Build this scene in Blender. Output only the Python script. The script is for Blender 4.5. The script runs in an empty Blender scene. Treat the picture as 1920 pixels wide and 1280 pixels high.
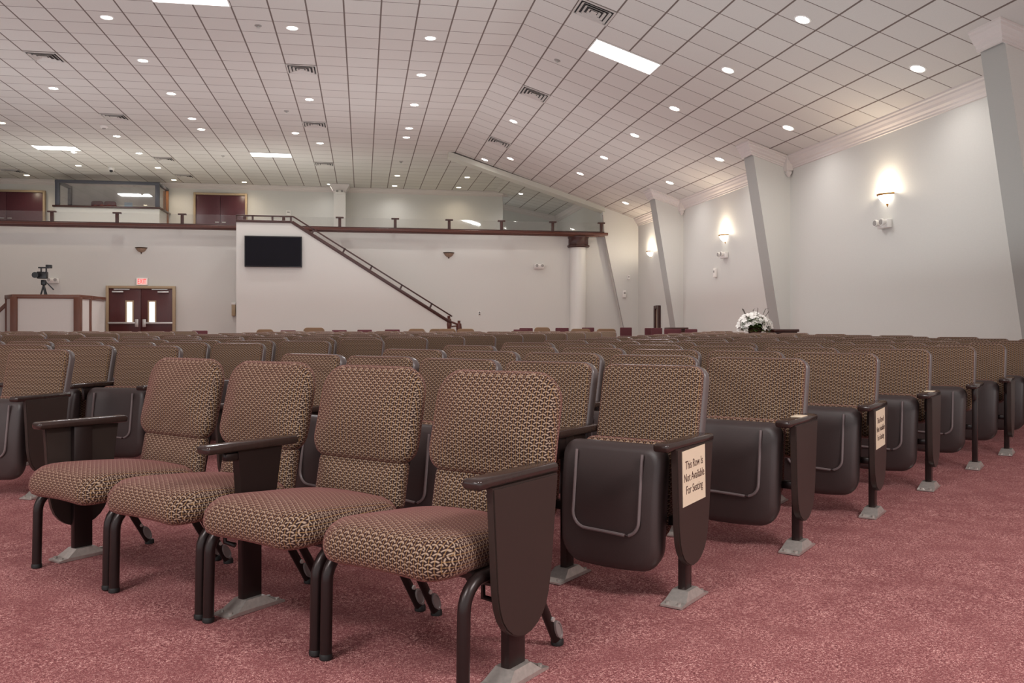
import bpy, bmesh, math, random
from mathutils import Vector, Matrix
random.seed(7)
C = bpy.context.scene.collection
PI = math.pi
rad = math.radians

# ------------------------------------------------------------------ camera frame
F_PX, CX, HY, CAMZ = 1640.0, 960.0, 617.0, 1.05
YAW = math.atan2(280.0, 1640.0)              # camera looks this far right of +Y
XC = Vector((math.cos(YAW), -math.sin(YAW), 0)); ZC = Vector((math.sin(YAW), math.cos(YAW), 0))
FS = 0.0085                                   # gentle rise of the auditorium floor
CEIL = 6.32; FOLD = 2.72; SLOPE = 1 / 3.0
TW = 0.605; TD = 0.607                        # ceiling tile
def fz(y): return FS * y
def ray(px, py): return XC * (px - CX) + ZC * F_PX + Vector((0, 0, HY - py))
CAM = Vector((0, 0, CAMZ))
def on_y(px, py, y): d = ray(px, py); return CAM + d * (y / d.y)
def on_x(px, py, x): d = ray(px, py); return CAM + d * (x / d.x)
def on_z(px, py, z): d = ray(px, py); return CAM + d * ((z - CAMZ) / d.z)
def on_floor(px, py): d = ray(px, py); return CAM + d * (CAMZ / (FS * d.y - d.z))
def ceil_z(x): return CEIL if x <= FOLD else CEIL - (x - FOLD) * SLOPE
def on_ceil(px, py):
    p = on_z(px, py, CEIL)
    if p.x <= FOLD: return p
    d = ray(px, py); k = (CEIL + FOLD * SLOPE - CAMZ) / (d.z + SLOPE * d.x)
    return CAM + d * k

cam = bpy.data.cameras.new('camera'); co = bpy.data.objects.new('camera', cam); C.objects.link(co)
cam.sensor_width = 36; cam.lens = F_PX / 1920 * 36; cam.shift_y = -(640 - HY) / 1920
cam.clip_start = 0.05; cam.clip_end = 200
co.location = CAM; co.rotation_euler = (PI / 2, 0, -YAW)
bpy.context.scene.camera = co

# ------------------------------------------------------------------ materials
def srgb(r, g, b):
    f = lambda c: (c / 255 / 12.92) if c / 255 <= 0.04045 else ((c / 255 + 0.055) / 1.055) ** 2.4
    return (f(r), f(g), f(b), 1)
class NT:
    def __init__(s, name):
        s.m = bpy.data.materials.new(name); s.m.use_nodes = True
        s.t = s.m.node_tree; s.b = s.t.nodes['Principled BSDF']; s.out = s.t.nodes['Material Output']
    def n(s, typ, **kw):
        nd = s.t.nodes.new(typ)
        for k, v in kw.items(): setattr(nd, k, v)
        return nd
    def l(s, a, b): s.t.links.new(a, b)
    def M(s, op, a, b=None, c=None):
        nd = s.n('ShaderNodeMath', operation=op)
        for i, v in enumerate((a, b, c)):
            if v is None: continue
            if isinstance(v, (int, float)): nd.inputs[i].default_value = v
            else: s.l(v, nd.inputs[i])
        return nd.outputs[0]
    def mix(s, f, a, b):
        nd = s.n('ShaderNodeMix', data_type='RGBA')
        for sock, v in ((nd.inputs[0], f), (nd.inputs[6], a), (nd.inputs[7], b)):
            if isinstance(v, (int, float, tuple)): sock.default_value = v
            else: s.l(v, sock)
        return nd.outputs[2]
    def noise(s, scale, vec=None, detail=2):
        nd = s.n('ShaderNodeTexNoise'); nd.inputs['Scale'].default_value = scale; nd.inputs['Detail'].default_value = detail
        if vec: s.l(vec, nd.inputs['Vector'])
        return nd.outputs[0]
    def bump(s, h, strength, dist=0.01):
        nd = s.n('ShaderNodeBump'); nd.inputs['Strength'].default_value = strength; nd.inputs['Distance'].default_value = dist
        s.l(h, nd.inputs['Height']); s.l(nd.outputs[0], s.b.inputs['Normal'])
def plain(name, col, rough=0.5, metal=0.0, var=0.08, scale=30, emit=None, es=0, bump=0, spec=0.5):
    t = NT(name); tc = t.n('ShaderNodeTexCoord')
    nz = t.noise(scale, tc.outputs['Object'])
    dark = tuple(c * (1 - var) for c in col[:3]) + (1,); lite = tuple(min(1, c * (1 + var)) for c in col[:3]) + (1,)
    t.l(t.mix(nz, dark, lite), t.b.inputs['Base Color'])
    t.b.inputs['Roughness'].default_value = rough; t.b.inputs['Metallic'].default_value = metal
    t.b.inputs['Specular IOR Level'].default_value = spec
    if emit: t.b.inputs['Emission Color'].default_value = emit; t.b.inputs['Emission Strength'].default_value = es
    if bump: t.bump(nz, bump, 0.004)
    return t.m
def m_wall(name, col):
    t = NT(name); tc = t.n('ShaderNodeTexCoord'); mp = t.n('ShaderNodeMapping'); t.l(tc.outputs['Object'], mp.inputs[0])
    mp.inputs['Scale'].default_value = (1, 1, 5)
    a = t.noise(28, mp.outputs[0], 3); b = t.noise(0.5, tc.outputs['Object'], 2)
    c1 = t.mix(a, tuple(c * 0.95 for c in col[:3]) + (1,), tuple(min(1, c * 1.05) for c in col[:3]) + (1,))
    t.l(t.mix(t.M('MULTIPLY', b, 0.12), c1, srgb(176, 166, 156)), t.b.inputs['Base Color'])
    t.b.inputs['Roughness'].default_value = 0.75; t.bump(a, 0.08, 0.003)
    return t.m
def m_ceil():
    t = NT('ceiling_tile'); uv = t.n('ShaderNodeUVMap'); sp = t.n('ShaderNodeSeparateXYZ'); t.l(uv.outputs[0], sp.inputs[0])
    def edge(s):
        f = t.M('FRACT', s); return t.M('MINIMUM', f, t.M('SUBTRACT', 1.0, f))
    ea, eb = edge(sp.outputs[0]), edge(sp.outputs[1])
    la = t.M('LESS_THAN', ea, 0.022); lb = t.M('LESS_THAN', eb, 0.015)
    line = t.M('MAXIMUM', la, lb)
    rel = t.M('MINIMUM', t.M('DIVIDE', t.M('MINIMUM', ea, eb), 0.04), 1.0)
    tc = t.n('ShaderNodeTexCoord'); nz = t.noise(90, tc.outputs['Object'], 3)
    wn = t.n('ShaderNodeTexWhiteNoise', noise_dimensions='2D'); fl = t.n('ShaderNodeVectorMath', operation='FLOOR')
    t.l(uv.outputs[0], fl.inputs[0]); t.l(fl.outputs[0], wn.inputs[0])
    base = t.mix(nz, srgb(199, 194, 188), srgb(215, 211, 205))
    base = t.mix(t.M('MULTIPLY', wn.outputs[0], 0.22), base, srgb(186, 175, 168))
    t.l(t.mix(line, base, srgb(112, 97, 91)), t.b.inputs['Base Color'])
    t.b.inputs['Roughness'].default_value = 0.85; t.bump(rel, 0.35, 0.01)
    return t.m
def m_carpet():
    t = NT('carpet'); tc = t.n('ShaderNodeTexCoord'); o = tc.outputs['Object']
    a = t.M('ADD', t.M('MULTIPLY', t.noise(260, o, 1), 0.62), t.M('MULTIPLY', t.noise(95, o, 2), 0.38)); b = t.noise(7, o, 4); c = t.noise(1.1, o, 2)
    rp = t.n('ShaderNodeValToRGB'); t.l(a, rp.inputs[0])
    e = rp.color_ramp.elements; e[0].position = 0.36; e[0].color = srgb(82, 40, 44); e[1].position = 0.64; e[1].color = srgb(236, 190, 182)
    m = rp.color_ramp.elements.new(0.49); m.color = srgb(146, 90, 91); m = rp.color_ramp.elements.new(0.56); m.color = srgb(178, 122, 120)
    bl = t.n('ShaderNodeMapRange'); t.l(b, bl.inputs[0]); bl.inputs[1].default_value = 0.35; bl.inputs[2].default_value = 0.7; bl.inputs[4].default_value = 0.62
    c1 = t.mix(bl.outputs[0], rp.outputs[0], srgb(122, 70, 72))
    c2 = t.mix(t.M('MULTIPLY', c, 0.2), c1, srgb(178, 116, 114))
    t.l(c2, t.b.inputs['Base Color']); t.b.inputs['Roughness'].default_value = 0.95
    t.b.inputs['Specular IOR Level'].default_value = 0.1; t.bump(a, 0.6, 0.006)
    return t.m
def m_fabric(name='patterned_fabric', fine=True):
    t = NT(name); uv = t.n('ShaderNodeUVMap'); sp = t.n('ShaderNodeSeparateXYZ'); t.l(uv.outputs[0], sp.inputs[0])
    W, H, RX, RY = 0.031, 0.0090, 0.0168, 0.0178
    u = t.M('DIVIDE', sp.outputs[0], W); v = t.M('DIVIDE', sp.outputs[1], H)
    j = t.M('FLOOR', v); f = t.M('SUBTRACT', v, j); par = t.M('FLOORED_MODULO', j, 2.0)
    def dx(p): return t.M('MULTIPLY', t.M('SUBTRACT', t.M('FRACT', t.M('ADD', t.M('ADD', u, t.M('MULTIPLY', p, 0.5)), 50.5)), 0.5), W)
    def el(d, dv): return t.M('SQRT', t.M('ADD', t.M('POWER', t.M('ABSOLUTE', t.M('DIVIDE', d, RX)), 2.0), t.M('POWER', t.M('DIVIDE', dv, RY), 2.0)))
    dl, du = dx(t.M('SUBTRACT', 1.0, par)), dx(par)
    e_l = el(dl, t.M('MULTIPLY', t.M('ADD', f, 1.0), H)); e_u = el(du, t.M('MULTIPLY', f, H))
    sel = t.M('LESS_THAN', e_l, 1.0); inv = t.M('SUBTRACT', 1.0, sel)
    ph = t.M('ADD', t.M('MULTIPLY', sel, e_l), t.M('MULTIPLY', inv, e_u)); d = t.M('ADD', t.M('MULTIPLY', sel, dl), t.M('MULTIPLY', inv, du))
    rp = t.n('ShaderNodeValToRGB'); t.l(ph, rp.inputs[0]); cr = rp.color_ramp
    cr.elements[0].position = 0.0; cr.elements[0].color = srgb(128, 106, 90)
    cr.elements[1].position = 1.0; cr.elements[1].color = srgb(40, 25, 24)
    for p, c in ((0.17, (122, 96, 78)), (0.27, (36, 21, 20)), (0.54, (36, 21, 20)), (0.63, (147, 127, 111)), (0.74, (172, 152, 133)), (0.82, (116, 92, 76)), (0.89, (36, 21, 20))):
        e = cr.elements.new(p); e.color = srgb(*c)
    stem = t.M('LESS_THAN', t.M('ABSOLUTE', d), 0.0013)
    c1 = t.mix(t.M('MULTIPLY', stem, 0.6), rp.outputs[0], srgb(150, 116, 74))
    lw = t.n('ShaderNodeLayerWeight'); lw.inputs[0].default_value = 0.35
    c2 = t.mix(t.M('MULTIPLY', t.M('POWER', lw.outputs[1], 2.0), 0.85), c1, srgb(120, 73, 77))
    t.l(c2, t.b.inputs['Base Color']); t.b.inputs['Roughness'].default_value = 0.85
    t.b.inputs['Specular IOR Level'].default_value = 0.2
    t.b.inputs['Sheen Weight'].default_value = 0.25; t.b.inputs['Sheen Roughness'].default_value = 0.5
    t.b.inputs['Sheen Tint'].default_value = srgb(205, 140, 132)
    t.bump(ph, 0.12, 0.002)
    return t.m
def m_wood(name, c1, c2, rough=0.3, sc=6):
    t = NT(name); tc = t.n('ShaderNodeTexCoord'); mp = t.n('ShaderNodeMapping'); t.l(tc.outputs['Object'], mp.inputs[0])
    mp.inputs['Scale'].default_value = (8, 8, 1)
    t.l(t.mix(t.noise(sc, mp.outputs[0], 4), c1, c2), t.b.inputs['Base Color']); t.b.inputs['Roughness'].default_value = rough
    return t.m
def m_glass(name, tint, refl=0.10, dens=0.12):
    t = NT(name); tr = t.n('ShaderNodeBsdfTransparent'); gl = t.n('ShaderNodeBsdfGlossy'); gl.inputs['Roughness'].default_value = 0.03
    gl.inputs['Color'].default_value = (0.9, 0.9, 0.9, 1)
    tc = t.n('ShaderNodeTexCoord'); nz = t.noise(2, tc.outputs['Object'])
    t.l(t.mix(t.M('MULTIPLY', nz, dens), (0.97, 0.97, 0.97, 1), tint), tr.inputs[0])
    lw = t.n('ShaderNodeLayerWeight'); lw.inputs[0].default_value = 0.5
    mx = t.n('ShaderNodeMixShader'); t.l(t.M('ADD', t.M('MULTIPLY', lw.outputs[1], 0.3), refl), mx.inputs[0])
    t.l(tr.outputs[0], mx.inputs[1]); t.l(gl.outputs[0], mx.inputs[2]); t.l(mx.outputs[0], t.out.inputs[0])
    return t.m
def m_emit(name, col, st):
    t = NT(name); t.b.inputs['Base Color'].default_value = (0.9, 0.9, 0.9, 1)
    tc = t.n('ShaderNodeTexCoord'); nz = t.noise(3, tc.outputs['Object'])
    t.b.inputs['Emission Color'].default_value = col
    t.l(t.M('ADD', t.M('MULTIPLY', nz, st * 0.1), st * 0.95), t.b.inputs['Emission Strength'])
    return t.m

MW = m_wall('wall_covering', srgb(211, 209, 203)); MWs = m_wall('wall_covering_side', srgb(210, 208, 202))
MWd = m_wall('wall_edge_shade', srgb(172, 171, 166))  # wall covering darkened to put shade into the fins' outer edges
MC = m_ceil(); MCA = m_carpet(); MF = m_fabric()
MTRIM = plain('white_trim', srgb(214, 205, 200), 0.5, var=0.03)
MBEAM = plain('pale_beam', srgb(196, 196, 184), 0.5, var=0.03)
MPL = plain('dark_plastic', srgb(60, 49, 48), 0.42, var=0.12, scale=200, bump=0.03)
MPLr = plain('plastic_ridge', srgb(116, 104, 104), 0.4, var=0.05)
MRIM = plain('shell_plastic', srgb(100, 90, 89), 0.30, var=0.08, scale=150)
MMET = plain('brown_metal', srgb(42, 31, 30), 0.32, metal=0.35, var=0.1)
MPAN = plain('brown_panel', srgb(49, 38, 34), 0.42, var=0.08, scale=80)
MARM = m_wood('armrest_wood', srgb(44, 32, 30), srgb(60, 45, 41), 0.16)
MPLATE = plain('base_metal', srgb(184, 176, 170), 0.3, metal=0.55, var=0.25, scale=60)
MRUB = plain('rubber', srgb(20, 17, 17), 0.6)
MCLR = plain('clear_clip', srgb(128, 118, 116), 0.25, var=0.1)
MWOOD = m_wood('rail_wood', srgb(70, 34, 28), srgb(96, 52, 38), 0.3)
MWOODd = m_wood('rail_wood_dark', srgb(58, 33, 30), srgb(74, 44, 38), 0.3)
MWOODp = m_wood('platform_wood', srgb(86, 48, 34), srgb(112, 66, 44), 0.35)
MDOOR = m_wood('door_veneer', srgb(70, 33, 41), srgb(88, 43, 51), 0.3)
MDOOR2 = m_wood('door_veneer_dark', srgb(72, 30, 30), srgb(90, 40, 38), 0.3)
MFRAME = plain('door_frame', srgb(168, 146, 116), 0.5)
MSTEEL = plain('satin_steel', srgb(200, 198, 194), 0.3, metal=0.5, var=0.05)
MWHITE = plain('white_plastic', srgb(232, 228, 222), 0.4, var=0.03)
MGREY = plain('grey_plastic', srgb(150, 145, 140), 0.5)
MDGREY = plain('booth_frame', srgb(72, 72, 80), 0.4)
MBLACK = plain('black_plastic', srgb(24, 22, 24), 0.35)
MSCREEN = plain('tv_screen', srgb(14, 11, 20), 0.5, var=0.3, scale=4, spec=.15)
MGLASS = m_glass('rail_glass', (0.86, 0.88, 0.86, 1), 0.05, 0.16)
MBGLASS = m_glass('booth_glass', (0.7, 0.67, 0.67, 1), 0.10, 0.5)
MLITE = m_emit('downlight_lens', (1, 0.97, 0.93, 1), 22)
MLITEW = m_emit('downlight_lens_warm', (1, 0.84, 0.6, 1), 16)
MTROF = m_emit('troffer_lens', (0.98, 0.98, 1, 1), 7)
MSCON = m_emit('sconce_bowl_lit', (1, 0.93, 0.8, 1), 7)
MSOFF = plain('sconce_bowl_unlit', srgb(150, 128, 108), 0.5, var=0.4, scale=25)
MBRONZE = plain('bronze', srgb(70, 48, 34), 0.4, metal=0.3)
MBRASS = plain('brass', srgb(176, 128, 66), 0.35, metal=0.6)
MRED = plain('burgundy_cloth', srgb(96, 48, 54), 0.8)
MBEIGE = plain('tan_cloth', srgb(128, 102, 78), 0.85, var=0.25, scale=120)
MGREEN = plain('leaf', srgb(104, 134, 66), 0.5, var=0.3, scale=20)
MFLOW = plain('petal', srgb(238, 234, 228), 0.6, var=0.06)
MTWIG = plain('twig', srgb(70, 60, 48), 0.7)
MPAPER = plain('sign_paper', srgb(232, 214, 188), 0.6, var=0.02)
MINK = plain('ink', srgb(70, 36, 30), 0.6)
MEXR = plain('exit_red', srgb(220, 60, 62), 0.5, emit=srgb(255, 60, 60), es=0.6)
MEXB = plain('exit_face', srgb(240, 206, 200), 0.5, emit=srgb(255, 200, 190), es=0.35)
MDAY = m_emit('daylight_pane', (1, 1, 1, 1), 1.6); MDAY2 = m_emit('hall_pane', (1, 0.9, 0.8, 1), 0.75)
MVENT = plain('vent_metal', srgb(196, 190, 184), 0.45, metal=0.2); MVOID = plain('vent_dark', srgb(44, 40, 40), 0.8)
MREDPAT = plain('red_mottled', srgb(150, 84, 78), 0.9, var=0.7, scale=14)

# ------------------------------------------------------------------ mesh helpers
def obj(name, bm, mat, parent=None, smooth=40, loc=None):
    me = bpy.data.meshes.new(name); bmesh.ops.recalc_face_normals(bm, faces=bm.faces[:]); bm.to_mesh(me); bm.free()
    me.materials.append(mat)
    if smooth:
        me.shade_smooth(); me.set_sharp_from_angle(angle=rad(smooth))
    o = bpy.data.objects.new(name, me); C.objects.link(o)
    if parent: o.parent = parent
    if loc is not None: o.location = loc
    return o
def tag(o, label, cat, group=None):
    o['label'] = label; o['category'] = cat
    if group: o['group'] = group
    return o
def thing(name, label, cat, loc=(0, 0, 0), rz=0, group=None):
    o = bpy.data.objects.new(name, None); o.empty_display_size = 0.1; C.objects.link(o)
    o.location = loc; o.rotation_euler = (0, 0, rz)
    return tag(o, label, cat, group)
def struct(name, bm, mat, parent=None, smooth=0, label=None):
    o = obj(name, bm, mat, parent, smooth)
    if not parent: o['kind'] = 'structure'
    if label: o['label'] = label
    return o
def merge(bm, t, M=None):
    if M is not None: bmesh.ops.transform(t, matrix=M, verts=t.verts)
    me = bpy.data.meshes.new('tmp'); t.to_mesh(me); t.free(); bm.from_mesh(me); bpy.data.meshes.remove(me)
def box(bm, c, s, bev=0, M=None, seg=2):
    t = bmesh.new(); bmesh.ops.create_cube(t, size=1)
    bmesh.ops.scale(t, vec=s, verts=t.verts)
    if bev: bmesh.ops.bevel(t, geom=t.edges[:], offset=bev, segments=seg, affect='EDGES', profile=0.5)
    T = Matrix.Translation(c)
    merge(bm, t, T @ M if M is not None else T); return bm
def B(c, s, bev=0, M=None): return box(bmesh.new(), c, s, bev, M)
def loft(bm, rings, cap=True):
    vs = [[bm.verts.new(p) for p in r] for r in rings]; n = len(rings[0])
    for a, b in zip(vs, vs[1:]):
        for i in range(n): bm.faces.new((a[i], a[(i + 1) % n], b[(i + 1) % n], b[i]))
    if cap:
        bm.faces.new(vs[0]); bm.faces.new(vs[-1])
    return bm
def tube(bm, pts, r, n=10, sx=1.0):
    pts = [Vector(p) for p in pts]; rings = []; up = Vector((1, 0, 0))
    for i, p in enumerate(pts):
        d = (pts[min(i + 1, len(pts) - 1)] - pts[max(i - 1, 0)]).normalized()
        a = up - d * up.dot(d)
        if a.length < 1e-4: a = Vector((0, 1, 0)) - d * d.y
        a.normalize(); b = d.cross(a)
        rr = r[i] if isinstance(r, (list, tuple)) else r
        rings.append([p + (a * math.cos(k * 2 * PI / n) * sx + b * math.sin(k * 2 * PI / n)) * rr for k in range(n)])
    return loft(bm, rings)
def lathe(bm, prof, c=(0, 0, 0), n=20, a0=0, a1=2 * PI):
    c = Vector(c)
    return loft(bm, [[c + Vector((r * math.cos(2 * PI * k / n), r * math.sin(2 * PI * k / n), z)) for k in range(n)] for r, z in prof])
def prism(bm, poly, f, t):
    """poly of (a,b); f(a,b,k) -> point for depth k in (0,t)"""
    loft(bm, [[f(a, b, 0) for a, b in poly], [f(a, b, t) for a, b in poly]]); return bm
def quad(bm, pts):
    bm.faces.new([bm.verts.new(p) for p in pts]); return bm
def rrect(w, h, rt, rb, n=6):
    pts = []
    for cx, cz, r, a in ((w / 2 - rt, h - rt, rt, 0), (-w / 2 + rt, h - rt, rt, 90), (-w / 2 + rb, rb, rb, 180), (w / 2 - rb, rb, rb, 270)):
        for i in range(n + 1):
            t = rad(a + 90 * i / n); pts.append((cx + r * math.cos(t), cz + r * math.sin(t)))
    out = []                                     # subdivide long straight runs
    for i, p in enumerate(pts):
        q = pts[(i + 1) % len(pts)]; L = math.hypot(q[0] - p[0], q[1] - p[1]); m = max(1, int(L / 0.08))
        for k in range(m): out.append((p[0] + (q[0] - p[0]) * k / m, p[1] + (q[1] - p[1]) * k / m))
    return out
def slab(w, h, t, rt, rb, edge=0.015, bulge=0.02, back=0.0, n=6, shape=None, back_edge=None, inner=4):
    """rounded cushion: x width, z 0..h, y from 0 (back) to -t (front) plus bulge"""
    bm = bmesh.new(); o = rrect(w, h, rt, rb, n); rings = []; be = edge if back_edge is None else back_edge
    def ring(inset, y):
        fx = 1 - 2 * inset / w; fz_ = 1 - 2 * inset / h
        return [Vector((x * fx, y, h / 2 + (z - h / 2) * fz_)) for x, z in o]
    m = min(w, h) / 2
    for f in (0.9, 0.55, 0.2): rings.append(ring(m * f, back * math.sin(f * PI / 2)))
    for i in range(4): a = PI / 2 * i / 3; rings.append(ring(be * (1 - math.sin(a)), -be * (1 - math.cos(a))))
    for i in range(5): a = PI / 2 * i / 4; rings.append(ring(edge * (1 - math.cos(a)), -(t - edge) - edge * math.sin(a)))
    for i in range(1, inner + 1):
        f = i / (inner + 0.4); rings.append(ring(edge + (m - edge) * f, -t - bulge * math.sin(min(1, f * 1.15) * PI / 2)))
    loft(bm, rings)
    if shape:
        for v in bm.verts: v.co = shape(v.co)
    return bm
def uvm(bm, side_rot=False, k=1.0):
    bm.normal_update(); L = bm.loops.layers.uv.new('UVMap')
    for f in bm.faces:
        n = f.normal
        for l in f.loops:
            p = l.vert.co
            if abs(n.x) > 0.72: l[L].uv = ((p.z * k, -p.y * k) if side_rot else (p.y * k, p.z * k))
            elif abs(n.z) > 0.72: l[L].uv = (p.x * k, p.y * k)
            else: l[L].uv = (p.x * k, (p.z if not side_rot else p.z) * k)
    return bm
def copy_tree(o, parent=None):
    c = o.copy(); C.objects.link(c)
    if parent: c.parent = parent
    for ch in o.children: copy_tree(ch, c)
    return c
def text_obj(name, body, size, mat, parent, M, ext=0.0006, sx=1.0):
    cu = bpy.data.curves.new(name, 'FONT'); cu.body = body; cu.size = size; cu.extrude = ext
    cu.align_x = 'CENTER'; cu.align_y = 'CENTER'; cu.space_line = 1.05
    t = bpy.data.objects.new('t', cu); C.objects.link(t)
    dg = bpy.context.evaluated_depsgraph_get(); me = bpy.data.meshes.new_from_object(t.evaluated_get(dg)); bpy.data.objects.remove(t)
    me.name = name; me.materials.clear(); me.materials.append(mat); me.transform(M @ Matrix.Diagonal((sx, 1, 1, 1)))
    o = bpy.data.objects.new(name, me); C.objects.link(o); o.parent = parent; return o
ORD = ['', 'first', 'second', 'third', 'fourth', 'fifth', 'sixth', 'seventh', 'eighth', 'ninth', 'tenth', 'eleventh', 'twelfth',
       'thirteenth', 'fourteenth', 'fifteenth', 'sixteenth', 'seventeenth', 'eighteenth', 'nineteenth', 'twentieth']

# ------------------------------------------------------------------ the room
XL, XR, YN, YB, YU = -25.0, 8.4, -7.0, 26.25, 33.2
YP = 26.0                                     # portal / balcony front plane
def uvquad(bm, pts, uvs):
    L = bm.loops.layers.uv.verify(); f = bm.faces.new([bm.verts.new(p) for p in pts])
    for l, uv in zip(f.loops, uvs): l[L].uv = uv
def tv(y): return (y - 14.84) / TD
bm = bmesh.new(); quad(bm, [(XL, YN, fz(YN)), (XR + 0.2, YN, fz(YN)), (XR + 0.2, YB + 0.5, fz(YB + 0.5)), (XL, YB + 0.5, fz(YB + 0.5))])
struct('floor', bm, MCA)
bm = bmesh.new()
def cu(x): return (x - FOLD) / TW
x2, z2 = XR + 0.2, ceil_z(XR + 0.2); sl = math.hypot(x2 - FOLD, CEIL - z2) / TW
uvquad(bm, [(XL, YN, CEIL), (FOLD, YN, CEIL), (FOLD, YP, CEIL), (XL, YP, CEIL)], [(cu(XL), tv(YN)), (0, tv(YN)), (0, tv(YP)), (cu(XL), tv(YP))])
uvquad(bm, [(FOLD, YN, CEIL), (x2, YN, z2), (x2, YP + 0.3, z2), (FOLD, YP + 0.3, CEIL)], [(0, tv(YN)), (sl, tv(YN)), (sl, tv(YP + .3)), (0, tv(YP + .3))])
XB, XBR, YD = 4.95, 7.97, 35.5; zbr = CEIL - (XBR - XB) * 0.205
uvquad(bm, [(XL, YP, CEIL), (XB, YP, CEIL), (XB, YD, CEIL), (XL, YD, CEIL)], [(cu(XL), tv(YP)), (cu(XB), tv(YP)), (cu(XB), tv(YD)), (cu(XL), tv(YD))])
uvquad(bm, [(XB, YP + .3, CEIL), (XBR, YP + .3, zbr), (XBR, YD, zbr), (XB, YD, CEIL)], [(cu(XB), tv(YP + .3)), (cu(XB) + 5, tv(YP + .3)), (cu(XB) + 5, tv(YD)), (cu(XB), tv(YD))])
struct('ceiling', bm, MC)
# right wall
bm = bmesh.new(); quad(bm, [(XR, YN, -.2), (XR, YP + .1, -.2), (XR, YP + .1, ceil_z(XR) + .05), (XR, YN, ceil_z(XR) + .05)])
struct('wall_right', bm, MWs)
# lower back wall under the balcony
bm = bmesh.new(); quad(bm, [(XL, YB, -.1), (XR + .2, YB, -.1), (XR + .2, YB, 3.95), (XL, YB, 3.95)]); struct('wall_back', bm, MW)
# left end wall closes the hall far outside the frame
bm = bmesh.new(); quad(bm, [(XL, 6, -.2), (XL, YU, -.2), (XL, YU, CEIL), (XL, 6, CEIL)]); struct('wall_left', bm, MW)
# end wall panel with the slanted edge
e1 = on_y(1130, 403, YP); e2 = on_y(1132.5, 437, YP); e3 = on_y(1168, 610, YP); e4 = e3 + (e3 - e2) * (e3.z - fz(YP)) / (e2.z - e3.z)
bm = bmesh.new(); poly = [(e4.x, fz(YP) - .05), (XR + .05, fz(YP) - .05), (XR + .05, ceil_z(XR) + .0), (e1.x, ceil_z(e1.x) + .02), (e2.x, e2.z), (e3.x, e3.z)]
prism(bm, poly, lambda a, b, k: Vector((a, YP + k, b)), 0.245); struct('wall_end', bm, MWs)
# balcony slab + upper walls
struct('balcony_floor', B(((XL + 7.9) / 2, (YP + YD) / 2 + .13, 3.83), (7.9 - XL, YD - YP - .26, 0.2)), MW)
ub = on_y(943, 400, YU).x
struct('wall_balcony', B(((XL + ub) / 2, YU + .2, (3.93 + CEIL) / 2), (ub - XL, .4, CEIL - 3.93)), MW)
bm = bmesh.new(); quad(bm, [(ub - .5, YD, 3.9), (XBR + .05, YD, 3.9), (XBR + .05, YD, CEIL), (ub - .5, YD, CEIL)]); struct('wall_balcony_recess', bm, MW)
bm = bmesh.new(); quad(bm, [(XBR, YP + .22, 3.9), (XBR, YD, 3.9), (XBR, YD, CEIL), (XBR, YP + .22, CEIL)]); struct('wall_balcony_right', bm, MWs)

# crown mouldings: profile (out, down)
PROF = [(a * .74, b * .74) for a, b in [(0, 0), (.20, 0), (.20, .035), (.17, .05), (.165, .085), (.12, .12), (.10, .165), (.055, .19), (.05, .225), (.03, .24), (.03, .275), (0, .275)]]
def crown(name, p0, p1, out, sc=1.0, label=None):
    p0, p1, out = Vector(p0), Vector(p1), Vector(out).normalized(); bm = bmesh.new()
    loft(bm, [[p + out * a * sc + Vector((0, 0, -b * sc)) for a, b in PROF] for p in (p0, p1)])
    return struct(name, bm, MTRIM, smooth=20)
zr = ceil_z(XR)
FINS = [(9.37, 0.42), (16.25, 0.42), (22.15, 0.42)]
prev = YN; ti = 1
for fy, ft in FINS + [(YP, 0)]:
    bm = bmesh.new(); loft(bm, [[Vector((XR - a, y, zr + a * SLOPE - b)) for a, b in PROF] for y in (prev, fy)])
    struct('trim_%d' % ti, bm, MTRIM, smooth=20); ti += 1; prev = fy + ft
# fins
FXT = 7.58
for fy, ft in FINS:
    zt = ceil_z(FXT)
    bm = bmesh.new(); poly = [(XR + .02, -.1), (XR - .06, fz(fy) - .02), (FXT, zt + .0), (XR + .02, ceil_z(XR + .02))]
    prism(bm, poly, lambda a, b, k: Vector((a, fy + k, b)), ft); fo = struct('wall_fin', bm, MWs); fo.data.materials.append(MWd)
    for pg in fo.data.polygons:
        if pg.normal.x < -.5: pg.material_index = 1  # outer edge gets the shaded wall colour
    # crown round the fin: near face and outer edge, mitred
    o = 0.0
    rings = []
    for base, d in (((XR, fy), (0, -1)), ((FXT, fy), (-1, -1)), ((FXT, fy + ft), (-1, 0))):
        r = []
        for a, b in PROF:
            x, y = base[0] + d[0] * a, base[1] + d[1] * a
            r.append(Vector((x, y, ceil_z(x) - b)))
        rings.append(r)
    bm = bmesh.new(); loft(bm, rings); struct('trim_%d' % ti, bm, MTRIM, smooth=20); ti += 1
    # corner drop block
    bm = bmesh.new(); cx, cy = XR - .075, fy - .075
    lo = [(.075, .04), (.075, -.20), (.065, -.23), (.045, -.25), (.048, -.28), (.012, -.36)]
    loft(bm, [[Vector((cx + sx * r, cy + sy * r, zr + z)) for sx, sy in ((-1, -1), (1, -1), (1, 1), (-1, 1))] for r, z in lo])
    struct('trim_%d' % ti, bm, MTRIM); ti += 1
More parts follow.
